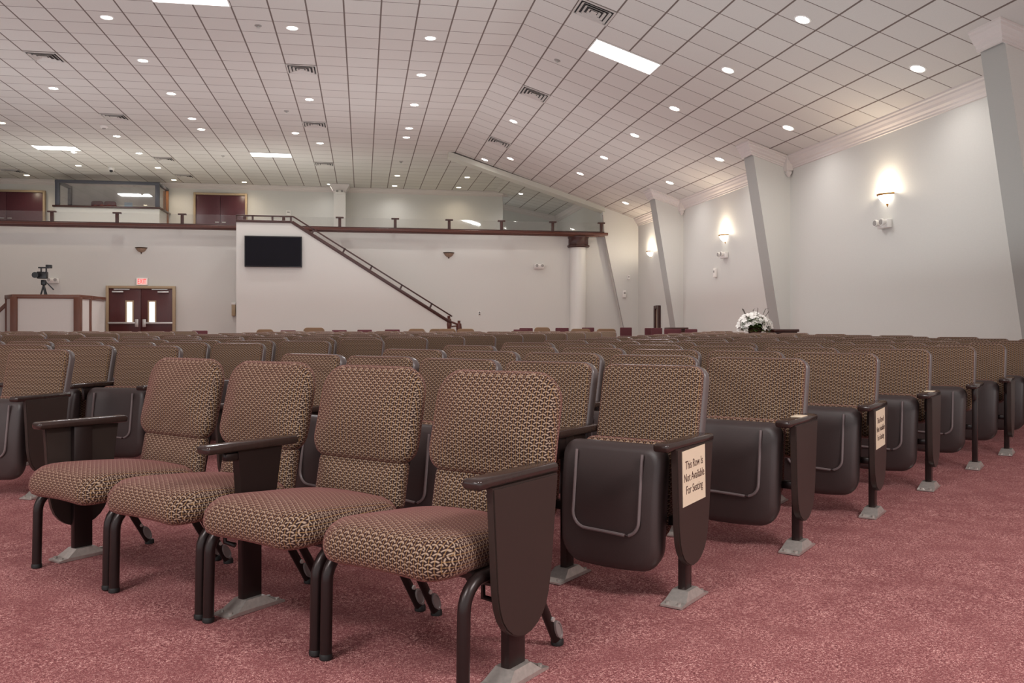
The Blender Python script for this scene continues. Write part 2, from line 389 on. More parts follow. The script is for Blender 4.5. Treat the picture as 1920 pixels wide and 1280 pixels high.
# balcony crowns
crown('trim_%d' % ti, (XL, YU, CEIL), (ub + .2, YU, CEIL), (0, -1, 0), 0.9); ti += 1
crown('trim_%d' % ti, (ub, YU - .19, CEIL), (ub, YD, CEIL), (1, 0, 0), 0.9); ti += 1
bm = bmesh.new(); loft(bm, [[Vector((x, YD - a, z - b)) for a, b in PROF] for x, z in ((ub, CEIL - max(0, ub - XB) * .205), (XBR, zbr))])
struct('trim_%d' % ti, bm, MTRIM, smooth=20); ti += 1
bm = bmesh.new(); loft(bm, [[Vector((XBR - a, y, zbr + a * .2 - b)) for a, b in PROF] for y in (YP + .25, YD)])
struct('trim_%d' % ti, bm, MTRIM, smooth=20); ti += 1
# sloping header beam at the end of the raked ceiling
bm = bmesh.new(); xa, xb = on_ceil(838, 291).x, e1.x + .05
loft(bm, [[Vector((x, y, ceil_z(max(x, FOLD)) + dz)) for y, dz in ((YP - .05, 0.02), (YP - .05, -.13), (YP + .25, -.17), (YP + .25, .02))] for x in (xa, xb)])
struct('trim_%d' % ti, bm, MBEAM); ti += 1
# thin dark reveal along the slanted wall edge
bm = bmesh.new(); tube(bm, [(e1.x, YP - .005, e1.z), (e2.x, YP - .005, e2.z), (e3.x, YP - .005, e3.z), (e4.x, YP - .005, e4.z)], .012, 6)
struct('trim_%d' % ti, bm, MGREY); ti += 1

# ------------------------------------------------------------------ balcony rail
rail = thing('balcony_railing', 'long dark wood capped balcony railing with glass panels above the back wall', 'railing', ((XL + e2.x) / 2, YP, 3.91))
def loc(o): o.matrix_parent_inverse = o.parent.matrix_world.inverted() if False else Matrix.Translation(-Vector(o.parent.location)); return o
bm = B(((XL + e2.x + .1) / 2, YP - .04, 3.955), (e2.x + .1 - XL, .16, .09), .015); box(bm, ((XL + e2.x) / 2, YP - .02, 3.90), (e2.x - XL, .10, .05), .01)
loc(obj('cap_rail', bm, MWOOD, rail))
loc(obj('shoe_channel', B(((XL + e2.x) / 2, YP - .02, 4.018), (e2.x - XL, .06, .04), .006), MWOODd, rail))
posts = [-24, 98, 220, 342, 462, 590, 637 + 46, 741, 842, 940, 1036, 1127]
posts = [-24, 98, 220, 342, 459, 532, 637, 741, 842, 940, 1036, 1127]
pxs = []
for px in posts:
    p = on_y(px, 410, YP); pxs.append(p.x)
    q = loc(obj('baluster_post', B((p.x, YP - .02, 4.16), (.085, .07, .27), .01), MWOODd, rail))
    c = obj('post_cap', B((p.x, YP - .02, 4.30), (.23, .10, .045), .012), MWOODd, q); c.matrix_parent_inverse = Matrix.Translation(-Vector(rail.location))
    c.matrix_parent_inverse = Matrix.Identity(4) if False else c.matrix_parent_inverse
    # parent q carries the inverse translation, so the cap only needs identity
    c.matrix_parent_inverse = Matrix.Identity(4)
for a, b in zip([XL + .2] + pxs, pxs + [e2.x]):
    if b - a > .3: loc(obj('glass_panel', B(((a + b) / 2, YP - .02, 4.17), (b - a - .10, .012, .27)), MGLASS, rail))
# column with wooden capital
p = on_y(1084.5, 520, 26.15)
col = thing('round_column', 'white round column with dark wood capital under the balcony', 'column', (p.x, 26.2, fz(26.2)))
obj('shaft', lathe(bmesh.new(), [(.30, 0), (.30, .15), (.25, .2), (.25, 3.35)], n=32), plain('column_white', srgb(222, 220, 214), .45, var=.02), col)
bm = bmesh.new(); oc = [(.30, 3.33), (.33, 3.36), (.33, 3.40), (.29, 3.42), (.29, 3.60), (.31, 3.63), (.31, 3.67)]
loft(bm, [[Vector((r * 1.08 * math.cos(PI / 8 + k * PI / 4), r * 1.08 * math.sin(PI / 8 + k * PI / 4), z)) for k in range(8)] for r, z in oc])
obj('capital', bm, MWOODd, col)
# square pilaster on the balcony
p = on_y(637, 400, YU - .6)
pil = thing('square_column', 'white square column with a flared capital standing on the balcony', 'column', (p.x, YU - .6, 3.93))
obj('shaft', B((0, 0, 1.1), (.42, .42, 2.2)), MWHITE, pil)
bm = bmesh.new(); loft(bm, [[Vector((sx * r, sy * r, z)) for sx, sy in ((-1, -1), (1, -1), (1, 1), (-1, 1))] for r, z in ((.21, 2.1), (.24, 2.12), (.25, 2.18), (.34, 2.3), (.36, 2.38))])
obj('capital', bm, MTRIM, pil)

# ------------------------------------------------------------------ staircase with its stringer wall
YS = 25.0
s0 = on_y(443, 416, YS); s1 = on_y(546, 418, YS); s2 = on_y(846, 607, YS); ztop = (s0.z + s1.z) / 2
st = thing('staircase', 'white walled staircase with sloping dark wood handrail rising to the balcony', 'stairs', (s1.x, YS, fz(YS)))
def stl(o): o.matrix_parent_inverse = Matrix.Translation(-Vector(st.location)); return o
bm = bmesh.new(); prism(bm, [(s0.x, fz(YS)), (s2.x, fz(YS)), (s2.x, s2.z), (s1.x, ztop), (s0.x, ztop)], lambda a, b, k: Vector((a, YS + k, b)), .14)
stl(obj('stringer_wall', bm, MW, st, 0))
bm = bmesh.new(); prism(bm, [(s0.x, fz(YS)), (s0.x + .14, fz(YS)), (s0.x + .14, 3.9), (s0.x, 3.9)], lambda a, b, k: Vector((a, YS + .14 + k, b)), YP - YS - .30)
box(bm, ((s0.x + s1.x) / 2, (YS + YP) / 2, 3.80), (s1.x - s0.x, YP - YS - .32, .12)); stl(obj('landing', bm, MW, st, 0))
nst = 18; bm = bmesh.new()
for i in range(nst):
    f = i / nst; x = s1.x + (s2.x - s1.x) * (i + .5) / nst; zt = 3.86 - (i + 1) * (3.86 - fz(YS)) / (nst + 1)
    box(bm, (x, (YS + YP) / 2, zt - .09), ((s2.x - s1.x) / nst, YP - YS - .32, .18))
stl(obj('steps', bm, MCA, st, 0))
def rail_bar(bm, a, b, w, h, y):
    d = b - a; ang = math.atan2(d.z, d.x); M = Matrix.Rotation(-ang, 4, 'Y')
    box(bm, ((a.x + b.x) / 2, y, (a.z + b.z) / 2), (d.length, w, h), min(w, h) * .2, M)
a0 = Vector((s0.x - .02, YS, ztop + .03)); a1 = Vector((s1.x + .02, YS, ztop + .03)); a2 = Vector((s2.x, YS, s2.z + .03))
bm = bmesh.new(); rail_bar(bm, a0, a1, .18, .07, YS + .06); rail_bar(bm, a1, a2, .18, .09, YS + .06); stl(obj('wall_cap', bm, MWOODd, st))
up = Vector((0, 0, .155)); b0 = a0 + up; b1 = a1 + up + Vector((.03, 0, 0)); b2 = on_y(848, 593, YS)
bm = bmesh.new(); rail_bar(bm, b0, b1, .05, .04, YS + .04); rail_bar(bm, b1, b2, .05, .04, YS + .04); stl(obj('handrail', bm, MWOODd, st))
for f in (0.02, .3, .65, .98):
    q = a0.lerp(a1, f); stl(obj('rail_bracket', B((q.x, YS + .04, q.z + .08), (.05, .05, .16)), MWOODd, st))
for f in (.12, .31, .48, .67, .86):
    q = a1.lerp(a2, f); stl(obj('rail_bracket', B((q.x + .04, YS + .04, q.z + .09), (.05, .05, .16), 0, Matrix.Rotation(rad(25), 4, 'Y')), MWOODd, st))
def newel(px, py0, r):
    p = on_y(px, 615, YS); z1 = on_y(px, py0, YS).z; z0 = fz(YS); h = z1 - z0
    return stl(obj('newel_post', lathe(bmesh.new(), [(r, z0), (r, z0 + h * .25), (r * .6, z0 + h * .3), (r * .55, z0 + h * .55), (r * .85, z0 + h * .7), (r, z0 + h * .8), (r * .8, z0 + h * .92), (r * .45, z0 + h * .94), (r * .5, z0 + h)], (p.x, YS + .05, 0), 14), MWOOD, st))
newel(842, 592, .085); newel(861, 601, .085)
pa, pb = on_y(846, 603, YS), on_y(861, 609, YS)
bm = bmesh.new(); tube(bm, [(pa.x, YS + .05, pa.z), (pb.x, YS + .05, pb.z)], .03); tube(bm, [(pa.x, YS + .05, pa.z - .14), (pb.x, YS + .05, pb.z - .02)], .02); stl(obj('lower_rail', bm, MWOOD, st))

# ------------------------------------------------------------------ television, sconces, wall fittings
def plate(name, label, cat, px0, py0, px1, py1, y, depth, parts, group=None):
    a, b = on_y(px0, py0, y), on_y(px1, py1, y); c = (a + b) / 2; w, h = b.x - a.x, a.z - b.z
    t = thing(name, label, cat, (c.x, y, c.z - h / 2), group=group); parts(t, w, h, depth); return t
def tvp(t, w, h, d):
    obj('bezel', B((0, -d / 2, h / 2), (w, d, h), .01), MBLACK, t)
    obj('screen', B((0, -d - .001, h / 2), (w - .05, .004, h - .06)), MSCREEN, t)
plate('television', 'large black flat television hung on the staircase wall', 'television', 459, 442, 566.5, 501.5, YS - .01, .08, tvp)
def emerg(name, label, loc_, rz, group=None, dark=False):
    t = thing(name, label, 'emergency light', loc_, rz, group)
    obj('battery_box', B((0, -.045, .07), (.30, .09, .14), .015), MWHITE, t)
    for s in (-1, 1):
        bm = bmesh.new(); tube(bm, [(0, 0, 0), (0, -.05, 0), (0, -.08, 0)], [.03, .055, .058], 14)
        bmesh.ops.translate(bm, vec=(s * .085, -.085, .09), verts=bm.verts)
        h = obj('lamp_head', bm, MWHITE, t)
        bm = bmesh.new(); tube(bm, [(s * .085, -.166, .09), (s * .085, -.172, .09)], .045, 14); obj('lens', bm, MGREY, h)
    return t
p = on_y(1010, 504, YB); emerg('wall_emergency_light', 'white twin-headed emergency light on the back wall left of the column', (p.x, YB, p.z), 0)
p = on_y(101, 531, YB); emerg('wall_emergency_light', 'white twin-headed emergency light behind the video camera', (p.x, YB, p.z), 0)
p = on_y(637, 364, YU - .82); t = emerg('wall_emergency_light', 'small twin-headed emergency light on the square balcony column', (p.x, YU - .82, p.z), 0); 
p = on_x(1663, 428, XR); emerg('wall_emergency_light', 'grey emergency light below the nearest lit wall sconce', (XR, p.y, p.z), rad(-90))
p = on_x(1361, 484, XR); emerg('wall_emergency_light', 'white emergency light below the middle lit wall sconce', (XR, p.y, p.z), rad(-90))
def half_bowl(pr, r, n=14):
    bm = bmesh.new(); rings = []
    for f, z in pr:
        rings.append([Vector((f * r * math.cos(PI + PI * k / n), f * r * .8 * math.sin(PI + PI * k / n), z)) for k in range(n + 1)])
    return loft(bm, rings)
def sconce(label, loc_, rz, r, lit, group=None):
    t = thing('wall_sconce', label, 'wall light', loc_, rz, group)
    h = r * 1.0
    obj('glass_bowl', half_bowl([(.12, 0), (.45, .12 * h), (.75, .36 * h), (.95, .66 * h), (.99, .8 * h)], r), MSCON if lit else MSOFF, t)
    obj('rim', half_bowl([(1.0, .78 * h), (1.1, .84 * h), (1.14, .95 * h), (1.0, .95 * h)], r), MBRASS if lit else MBRONZE, t)
    obj('finial', half_bowl([(.02, -.32 * h), (.12, -.12 * h), (.16, .02 * h)], r), MBRASS if lit else MBRONZE, t)
    if lit:
        lp = bpy.data.lights.new('sconce_lamp', 'POINT'); lp.energy = 42; lp.color = (1, .86, .66); lp.shadow_soft_size = .06
        lo = bpy.data.objects.new('sconce_lamp', lp); C.objects.link(lo); lo.parent = t; lo.location = (0, -r * .45, h * 1.15)
    return t
p = on_y(265, 472, YB); sconce('unlit bronze half-bowl wall sconce above the double doors', (p.x, YB, p.z - .02), 0, .15, False)
p = on_y(841.5, 481, YB); sconce('unlit bronze half-bowl wall sconce right of the staircase rail', (p.x, YB, p.z - .02), 0, .15, False)
for (px, py), lb in (((1664, 382), 'nearest glowing wall sconce on the right-hand wall'), ((1360, 453), 'middle glowing wall sconce on the right-hand wall'), ((1221, 481), 'farthest glowing wall sconce on the right-hand wall')):
    p = on_x(px, py, XR); sconce(lb, (XR, p.y, p.z), rad(-90), .17, True)
def small(name, label, cat, px, py, w, h, d, axis, main, detail, dname, n=1):
    if axis == 'y': p = on_y(px, py, YB); loc_, rz = (p.x, YB, p.z - h / 2), 0
    elif axis == 'u': p = on_y(px, py, YU); loc_, rz = (p.x, YU, p.z - h / 2), 0
    elif axis == 'e': p = on_y(px, py, YP); loc_, rz = (p.x, YP, p.z - h / 2), 0
    else: p = on_x(px, py, XR); loc_, rz = (XR, p.y, p.z - h / 2), rad(-90)
    t = thing(name, label, cat, loc_, rz); obj('body', B((0, -d / 2, h / 2), (w, d, h), .008), main, t)
    for i in range(n):
        zz = h * (.62 if n == 1 else (.3 + .42 * i)); obj(dname, B((0, -d - .003, zz), (w * .55, .006, h * .24)), detail, t)
    return t
small('thermostat', 'small white thermostat on the upper balcony wall', 'thermostat', 541, 399, .17, .17, .04, 'u', MWHITE, MGREY, 'display')
small('power_outlet', 'small wall outlet to the right of the staircase newel', 'outlet', 899, 587, .08, .13, .012, 'y', MWHITE, MBLACK, 'socket', 2)
small('wall_sensor', 'small white motion sensor high in the far right corner', 'sensor', 1178, 520, .08, .13, .06, 'e', MWHITE, MGREY, 'lens')
small('wall_telephone', 'white wall box low beside the slanted wall edge', 'box', 1170, 551, .10, .22, .07, 'e', MWHITE, MGREY, 'button')
small('wall_speaker_box', 'slim white box on the right wall under the middle sconce', 'box', 1343, 511, .12, .22, .06, 'x', MWHITE, MGREY, 'slot')
# brown cabinet at the stair wall edge
p = on_y(440, 592, YB)
t = thing('wall_cabinet', 'small tan box on the back wall tucked beside the staircase wall', 'box', (p.x - .02, YB, p.z))
obj('case', B((0, -.06, .16), (.10, .12, .32), .01), MFRAME, t); obj('cover', B((0, -.06, .35), (.12, .10, .06), .01), MWHITE, t)
# narrow framed panel by the right wall
p0, p1 = on_x(1239, 572, XR), on_x(1230, 572, XR); yc = (p0.y + p1.y) / 2; wv = abs(p0.y - p1.y); z1 = p0.z; z0 = z1 - 1.45
t = thing('framed_wall_panel', 'narrow dark framed panel on the right wall near the far fin', 'panel', (XR, yc, z0), rad(-90))
bm = bmesh.new()
for c, s in (((-wv / 2 + .05, -.04, .72), (.1, .08, 1.45)), ((wv / 2 - .05, -.04, .72), (.1, .08, 1.45)), ((0, -.04, .05), (wv - .2, .07, .1)), ((0, -.04, 1.40), (wv - .2, .07, .1))): box(bm, c, s, .008)
obj('frame', bm, MWOODd, t); obj('panel', B((0, -.015, .72), (wv - .18, .02, 1.3)), plain('tan_board', srgb(188, 168, 148), .6), t)

# ------------------------------------------------------------------ doors
def double_door(n, px0, px1, pytop, y, zb, leafmat, pane=False, label=None):
    a, b = on_y(px0, pytop, y), on_y(px1, pytop, y); w = b.x - a.x; h = a.z - zb; cx = (a.x + b.x) / 2
    t = bpy.data.objects.new('door_%d' % n, None); C.objects.link(t); t.location = (cx, y, zb); t['kind'] = 'structure'; t['label'] = label
    fw = .075; bm = bmesh.new()
    for c, s in (((-w / 2 + fw / 2, -.03, h / 2), (fw, .14, h)), ((w / 2 - fw / 2, -.03, h / 2), (fw, .14, h)), ((0, -.03, h - fw / 2), (w - 2 * fw, .13, fw))): box(bm, c, s, .006)
    obj('door_frame', bm, MFRAME, t)
    lw = (w - 2 * fw) / 2 - .006
    for s in (-1, 1):
        cx_ = s * (lw / 2 + .004)
        lf = obj('door_leaf', B((cx_, -.03, (h - fw) / 2), (lw, .05, h - fw - .01), .004), leafmat, t)
        if pane:
            px_ = s * (.30)
            bm = bmesh.new(); zc, pw, ph = h * .66, .15, .58
            zc = h - .45 - ph / 2
            for c, sz in (((px_ - pw / 2 - .02, -.06, zc), (.04, .02, ph + .08)), ((px_ + pw / 2 + .02, -.06, zc), (.04, .02, ph + .08)), ((px_, -.06, zc - ph / 2 - .02), (pw, .018, .04)), ((px_, -.06, zc + ph / 2 + .02), (pw, .018, .04))): box(bm, c, sz)
            vf = obj('vision_frame', bm, MFRAME, lf); obj('pane', B((px_, -.058, zc), (pw, .008, ph)), MDAY if s > 0 else MDAY2, vf)
            bm = B((cx_ + s * .05, -.10, 0), (lw * .92, .05, .055), .01); bmesh.ops.translate(bm, vec=(0, 0, 1.0 - .0), verts=bm.verts)
            pb = obj('push_bar', bm, MSTEEL, lf); obj('latch_case', B((s * .10, -.10, 1.0), (.09, .06, .22), .01), MSTEEL, pb)
            bm = B((s * lw * .72, -.09, h - .17), (.30, .06, .05), .008); box(bm, (s * lw * .60, -.08, h - .10), (.42, .02, .02)); obj('door_closer', bm, MSTEEL, lf)
        else:
            obj('lever_handle', B((s * .12, -.08, 1.0), (.14, .03, .03), .008), MSTEEL, lf)
            
    return t
double_door(1, 200, 329.5, 535.5, YB - .05, fz(YB), MDOOR2, True, 'dark red double doors with narrow lit windows and steel push bars')
double_door(2, 363.5, 464, 361, YU - .05, 3.93, MDOOR, False, 'plain dark red double doors on the balcony right of the booth')
double_door(3, -62, 86, 354, YU - .05, 3.93, MDOOR, False, 'plain dark red double doors on the balcony left of the booth')
# EXIT sign
def exitp(t, w, h, d):
    obj('housing', B((0, -d / 2, h / 2), (w, d, h), .008), MWHITE, t)
    obj('face', B((0, -d - .002, h / 2), (w * .86, .004, h * .8)), MEXB, t)
    text_obj('lettering', 'EXIT', .205, MEXR, t, Matrix.Translation((0, -d - .006, h / 2)) @ Matrix.Rotation(PI / 2, 4, 'X'), .001, .56)
plate('exit_sign', 'small lit EXIT sign with red letters above the double doors', 'sign', 256.5, 521, 278, 535, YB, .07, exitp)

# ------------------------------------------------------------------ sound booth on the balcony
yb = 31.7
b0 = on_y(103, 338, yb); b1 = on_y(299, 341.5, yb); zt = b1.z; zl = on_y(200, 390, yb).z; bw = b1.x - b0.x
bt = thing('sound_booth', 'glass-fronted sound booth with dark frame on the balcony', 'booth', ((b0.x + b1.x) / 2, yb, 3.93))
dp = YU - yb - .01
def bl(bm, name, m, par=None): return obj(name, bm, m, par or bt)
hz = zl - 3.93; ht = zt - 3.93
bm = B((0, .05, hz / 2), (bw, .1, hz)); box(bm, (bw / 2 - .05, dp / 2, hz / 2), (.1, dp - .2, hz)); box(bm, (-bw / 2 + .05, dp / 2, hz / 2), (.1, dp - .2, hz)); bl(bm, 'base_wall', MW)
bm = B((0, -.02, hz + .03), (bw + .12, .16, .06), .01); box(bm, (bw / 2 + .0, dp / 2 + .04, hz + .03), (.14, dp - .1, .06), .01); bl(bm, 'ledge', MWOODd)
bm = bmesh.new(); fh = ht - hz - .06
for c, s in (((-bw / 2 + .07, .04, hz + .06 + fh / 2), (.14, .10, fh)), ((bw / 2 - .07, .04, hz + .06 + fh / 2), (.14, .10, fh)), ((0, .04, ht - .05), (bw, .12, .10)), ((bw / 2 - .04, dp / 2, ht - .05), (.10, dp, .10)), ((-bw / 2 + .04, dp / 2, ht - .05), (.10, dp, .10)), ((-bw / 2 + .04, dp - .08, hz + fh / 2), (.10, .16, fh))): box(bm, c, s, .006)
bl(bm, 'window_frame', MDGREY)
g = bl(B((0, .04, hz + .06 + fh / 2), (bw - .28, .012, fh - .1)), 'front_glass', MBGLASS)
bl(B((bw / 2 - .04, dp * .42, hz + .06 + fh / 2), (.012, dp * .7, fh - .1)), 'side_glass', MBGLASS)
bm = bmesh.new(); box(bm, (bw / 2 + .01, dp - .3, 1.05), (.08, .10, 2.0)); bl(bm, 'door_post', m_wood('pine', srgb(120, 78, 50), srgb(146, 96, 60)))
bl(B((bw / 2 - .02, dp - .13, 1.05), (.05, .24, 2.0)), 'door_slab', MBLACK)
bx, by = bt.location.x, bt.location.y; zdesk = zl - .02
# things inside the booth
def at_booth(px, yy): return on_y(px, 370, yy).x
t = thing('mixing_desk', 'pale mixing desk behind the booth glass', 'desk', (bx, yb + .45, 3.93))
obj('desk_top', B((0, 0, hz - .02), (bw - .4, .5, .05), .01), MGREY, t); obj('cabinet_base', B((0, .05, hz / 2 - .03), (bw - .6, .4, hz - .06)), MGREY, t)
bm = bmesh.new(); n = 26; rows = []
for j, f in enumerate((0, .5, 1)):
    rows.append([Vector((-.62 + 1.24 * i / n, (-.16, 0, .16)[j], hz + .012 + (0 if j != 1 else .20 * max(0, math.sin(PI * i / n)) ** .6 * (.8 + .2 * math.sin(i * 1.3))))) for i in range(n + 1)])
vs = [[bm.verts.new(p) for p in r] for r in rows]
for a, b in zip(vs, vs[1:]):
    for i in range(n): bm.faces.new((a[i], a[i + 1], b[i + 1], b[i]))
tag(obj('folded_cloth', bm, MREDPAT, None, 60, (at_booth(197, yb + .45), yb + .45, 3.93)), 'red mottled cloth heaped over the desk in the booth', 'cloth')
for px, lb in ((182, 'left of two dark red chairs inside the sound booth'), (206, 'right of two dark red chairs inside the sound booth')):
    t = thing('office_chair', lb, 'chair', (at_booth(px, yb + 1.15), yb + 1.12, 3.93))
    obj('backrest', slab(.40, .62, .07, .08, .05), MRED, t).location = (0, .1, 1.02)
    obj('seat', B((0, -.1, .95), (.39, .42, .08), .03), MRED, t)
    bm = bmesh.new(); tube(bm, [(0, -.1, .03), (0, -.1, .93)], .03)
    for k in range(5): tube(bm, [(0, -.1, .1), (.17 * math.cos(k * 1.256), -.1 + .17 * math.sin(k * 1.256), .03)], .02, 6)
    obj('pedestal', bm, MBLACK, t)
t = thing('computer_monitor', 'small bright monitor on the booth desk', 'monitor', (at_booth(240, yb + .3), yb + .36, 3.93 + hz + .005))
obj('stand', B((0, 0, .03), (.14, .1, .06)), MBLACK, t); obj('screen', B((0, 0, .15), (.26, .03, .2), .005), plain('lit_monitor', srgb(150, 165, 175), .4, emit=srgb(150, 165, 175), es=.25), t)

al = bpy.data.lights.new('booth_fill_lamp', 'POINT'); al.energy = 11; al.color = (1, .90, .78); al.shadow_soft_size = .15  # added fill so the booth interior shows through the glass
lo = bpy.data.objects.new('booth_fill_lamp', al); C.objects.link(lo); lo.location = (bx, yb + .75, 4.95)
# ------------------------------------------------------------------ camera platform on the left
yp = 23.0
def pp(px, py, dy): return on_y(px, py, yp + dy)
zpt = on_y(80, 553.5, yp).z
corn = [(pp(15, 560, .55), .55), (pp(28, 560, 0), 0), (pp(147, 560, 0), 0), (pp(167, 560, .6), .6), (pp(193, 560, 1.75), 1.75)]
pl = thing('camera_platform', 'white panelled camera platform trimmed with brown wood posts and cap', 'platform', (corn[1][0].x, yp, fz(yp)))
def pll(o): o.matrix_parent_inverse = Matrix.Translation(-Vector(pl.location)); return o
base = [Vector((c.x, yp + d, 0)) for c, d in corn]
for a, b in zip(base, base[1:]):
    d = b - a; ang = math.atan2(d.y, d.x); M = Matrix.Rotation(ang, 4, 'Z')
    m = (a + b) / 2
    pll(obj('wall_panel', B((m.x, m.y, zpt / 2), (d.length, .08, zpt - .1), 0, M), MW, pl, 0))
    pll(obj('cap_rail', B((m.x, m.y, zpt - .03), (d.length + .1, .14, .10), .01, M), MWOODp, pl))
for i, v in enumerate(base):
    w = (.09, .15, .16, .12, .07)[i]; pll(obj('corner_post', B((v.x, v.y - .03, zpt / 2 - .02), (w, w, zpt - .04), .008), MWOODp, pl))
pll(obj('deck', B(((base[0].x + base[3].x) / 2, yp + 1.2, .95), (base[3].x - base[0].x - .1, 2.0, .1)), MCA, pl))
ra, rb_ = on_y(14, 569, yp + .6), on_y(-24, 604, yp + .6)
bm = bmesh.new(); rail_bar(bm, rb_, ra, .10, .09, yp + .6); pll(obj('stair_rail', bm, MWOODp, pl))
bm = bmesh.new(); prism(bm, [(rb_.x, fz(yp)), (ra.x, fz(yp)), (ra.x, ra.z - .06), (rb_.x, rb_.z - .06)], lambda a, b, k: Vector((a, yp + .57 + k, b)), .06); pll(obj('stair_panel', bm, MW, pl, 0))
# video camera on tripod
yv = yp + .7; pv = on_y(82, 553, yv); zf = 1.0
t = thing('tripod', 'black camera tripod standing on the platform', 'tripod', (pv.x, yv, zf))
top = on_y(80, 534, yv).z - zf
for k, (dx, dy) in enumerate(((-.30, -.05), (.17, -.15), (.26, .2))):
    bm = bmesh.new(); tube(bm, [(0, 0, top), (dx * .55, dy * .55, top * .45), (dx, dy, 0)], [.022, .018, .014], 8); obj('leg', bm, MBLACK, t)
obj('head', B((0, 0, top + .06), (.12, .12, .14), .03), MBLACK, t)
bm = bmesh.new(); tube(bm, [(.05, 0, top + .08), (.22, .05, top - .12)], [.012, .018], 8); obj('pan_handle', bm, MBLACK, t)
t2 = thing('video_camera', 'black video camera mounted on the tripod', 'camera', (pv.x, yv, zf + top + .135))
obj('body', B((-.03, 0, .11), (.24, .14, .18), .02), MBLACK, t2)
bm = bmesh.new(); tube(bm, [(-.12, -.05, .1), (-.12, -.2, .1), (-.12, -.26, .1)], [.06, .06, .075], 14); obj('lens', bm, MBLACK, t2)
bm = B((.0, 0, .30), (.26, .04, .035), .01); box(bm, (-.06, 0, .25), (.03, .03, .1)); box(bm, (.06, 0, .25), (.03, .03, .1)); obj('top_handle', bm, MBLACK, t2)
obj('viewfinder', B((.13, -.02, .33), (.13, .12, .09), .015), MBLACK, t2)

# ------------------------------------------------------------------ ceiling fittings
LIGHTS = [(200, 32), (548, 52), (807, 71), (268, 113), (790, 140), (100, 165), (321, 175), (580, 186), (777, 196), (3, 230), (360, 222), (377, 242), (219, 255), (554, 249), (767, 240), (762, 257), (600, 268), (261, 287), (147, 310), (296, 314), (50, 328), (326, 337), (458, 341), (745, 329), (740, 348), (618, 345), (876, 332), (860, 351),
          (1505, 36), (1365, 131), (1721, 128), (1265, 203), (963, 227), (1190, 253), (1478, 239), (1133, 295), (909, 299), (957, 297), (1088, 325), (1349, 298), (1256, 342), (1173, 380), (977, 363)]
WARM = {(147, 310), (296, 314), (50, 328), (326, 337), (458, 341), (745, 329), (876, 332), (860, 351), (3, 230)}
def slopeM(p):
    return Matrix.Rotation(math.atan(SLOPE), 4, 'Y') if p.x > FOLD and p.y < YP + .2 else Matrix.Identity(4)
data = []
for px in LIGHTS:
    p = on_ceil(*px)
    if p.y > YP and p.x > FOLD:                    # behind the header: balcony ceiling
        d = ray(*px); k = (CEIL + XB * .205 - CAMZ) / (d.z + .205 * d.x); q = CAM + d * k
        p = q if q.x > XB else on_z(px[0], px[1], CEIL)
    data.append([p, px])
proto = None
def dl_proto():
    t = thing('recessed_downlight', '', 'ceiling light')
    bm = bmesh.new(); loft(bm, [[Vector((r * math.cos(k * PI / 12), r * math.sin(k * PI / 12), z)) for k in range(24)] for r, z in ((.115, .012), (.12, -.004), (.11, -.012), (.095, -.012), (.088, .0))], False)
    obj('trim_ring', bm, MWHITE, t)
    bm = bmesh.new(); lathe(bm, [(.086, -.002), (.06, -.012), (.02, -.016)], n=24); obj('lens', bm, MLITE, t)
    return t
proto = dl_proto(); protoW = None; used = {0: False, 1: False}
def clusters(items, key, gap):
    items = sorted(items, key=key); out = []
    for it in items:
        if out and abs(key(it) - key(out[-1][-1])) < gap: out[-1].append(it)
        else: out.append([it])
    return out
flat = [d for d in data if d[0].x <= FOLD and d[0].y < YP]; slp = [d for d in data if d[0].x > FOLD and d[0].y < YP]; bal = [d for d in data if d[0].y >= YP]
labels = {}
for i, cl in enumerate(reversed(clusters(flat, lambda d: d[0].x, .9))):
    for j, d in enumerate(sorted(cl, key=lambda d: d[0].y)): labels[d[1]] = 'round downlight, %s nearest in the %s line left of the ceiling fold' % (ORD[j + 1], ORD[i + 1])
for i, cl in enumerate(clusters(slp, lambda d: d[0].x, .9)):
    for j, d in enumerate(sorted(cl, key=lambda d: d[0].y)): labels[d[1]] = 'round downlight on the sloped ceiling, %s nearest in the %s line right of the fold' % (ORD[j + 1], ORD[i + 1])
for j, d in enumerate(sorted(bal, key=lambda d: d[1][0])): labels[d[1]] = 'small round downlight over the balcony, %s from the left' % ORD[j + 1]
first = {}
for p, px in data:
    w = px in WARM
    if w not in first:
        o = proto if not w and False not in first else None
        if o is None: o = copy_tree(proto)
        if w:
            for ch in o.children:
                if ch.name.startswith('lens'): ch.data = ch.data.copy(); ch.data.materials.clear(); ch.data.materials.append(MLITEW)
        first[w] = o
    else: o = copy_tree(first[w])
    o.location = p; o['label'] = labels[px]; o['group'] = 'round ceiling downlights'; o.rotation_euler = slopeM(p).to_euler()
    sl_ = bpy.data.lights.new('downlight_lamp', 'SPOT'); sl_.energy = (64 if p.x > 4.5 else 100) if p.y < YP else 45; sl_.spot_size = rad(150); sl_.spot_blend = 1; sl_.shadow_soft_size = .09
    sl_.color = (1, .84, .64) if w else (1, .97, .94)
    lo = bpy.data.objects.new('downlight_lamp', sl_); C.objects.link(lo); lo.location = p - Vector((0, 0, .05))
def tile_center(p):
    """snap to tile grid on the flat or sloped ceiling"""
    y = (math.floor(tv(p.y)) + .5) * TD + 14.84
    if p.x <= FOLD: x = (math.floor(cu(p.x)) + .5) * TW + FOLD; return Vector((x, y, CEIL))
    s = math.hypot(p.x - FOLD, CEIL - p.z); s = (math.floor(s / TW) + .5) * TW; a = math.atan(SLOPE)
    return Vector((FOLD + s * math.cos(a), y, CEIL - s * math.sin(a)))
VENTS = [(1112, 22), (1000, 175), (933, 265), (82, 103), (567, 128), (215, 215), (592, 231), (608, 306), (308, 295), (352, 332), (22, 323)]
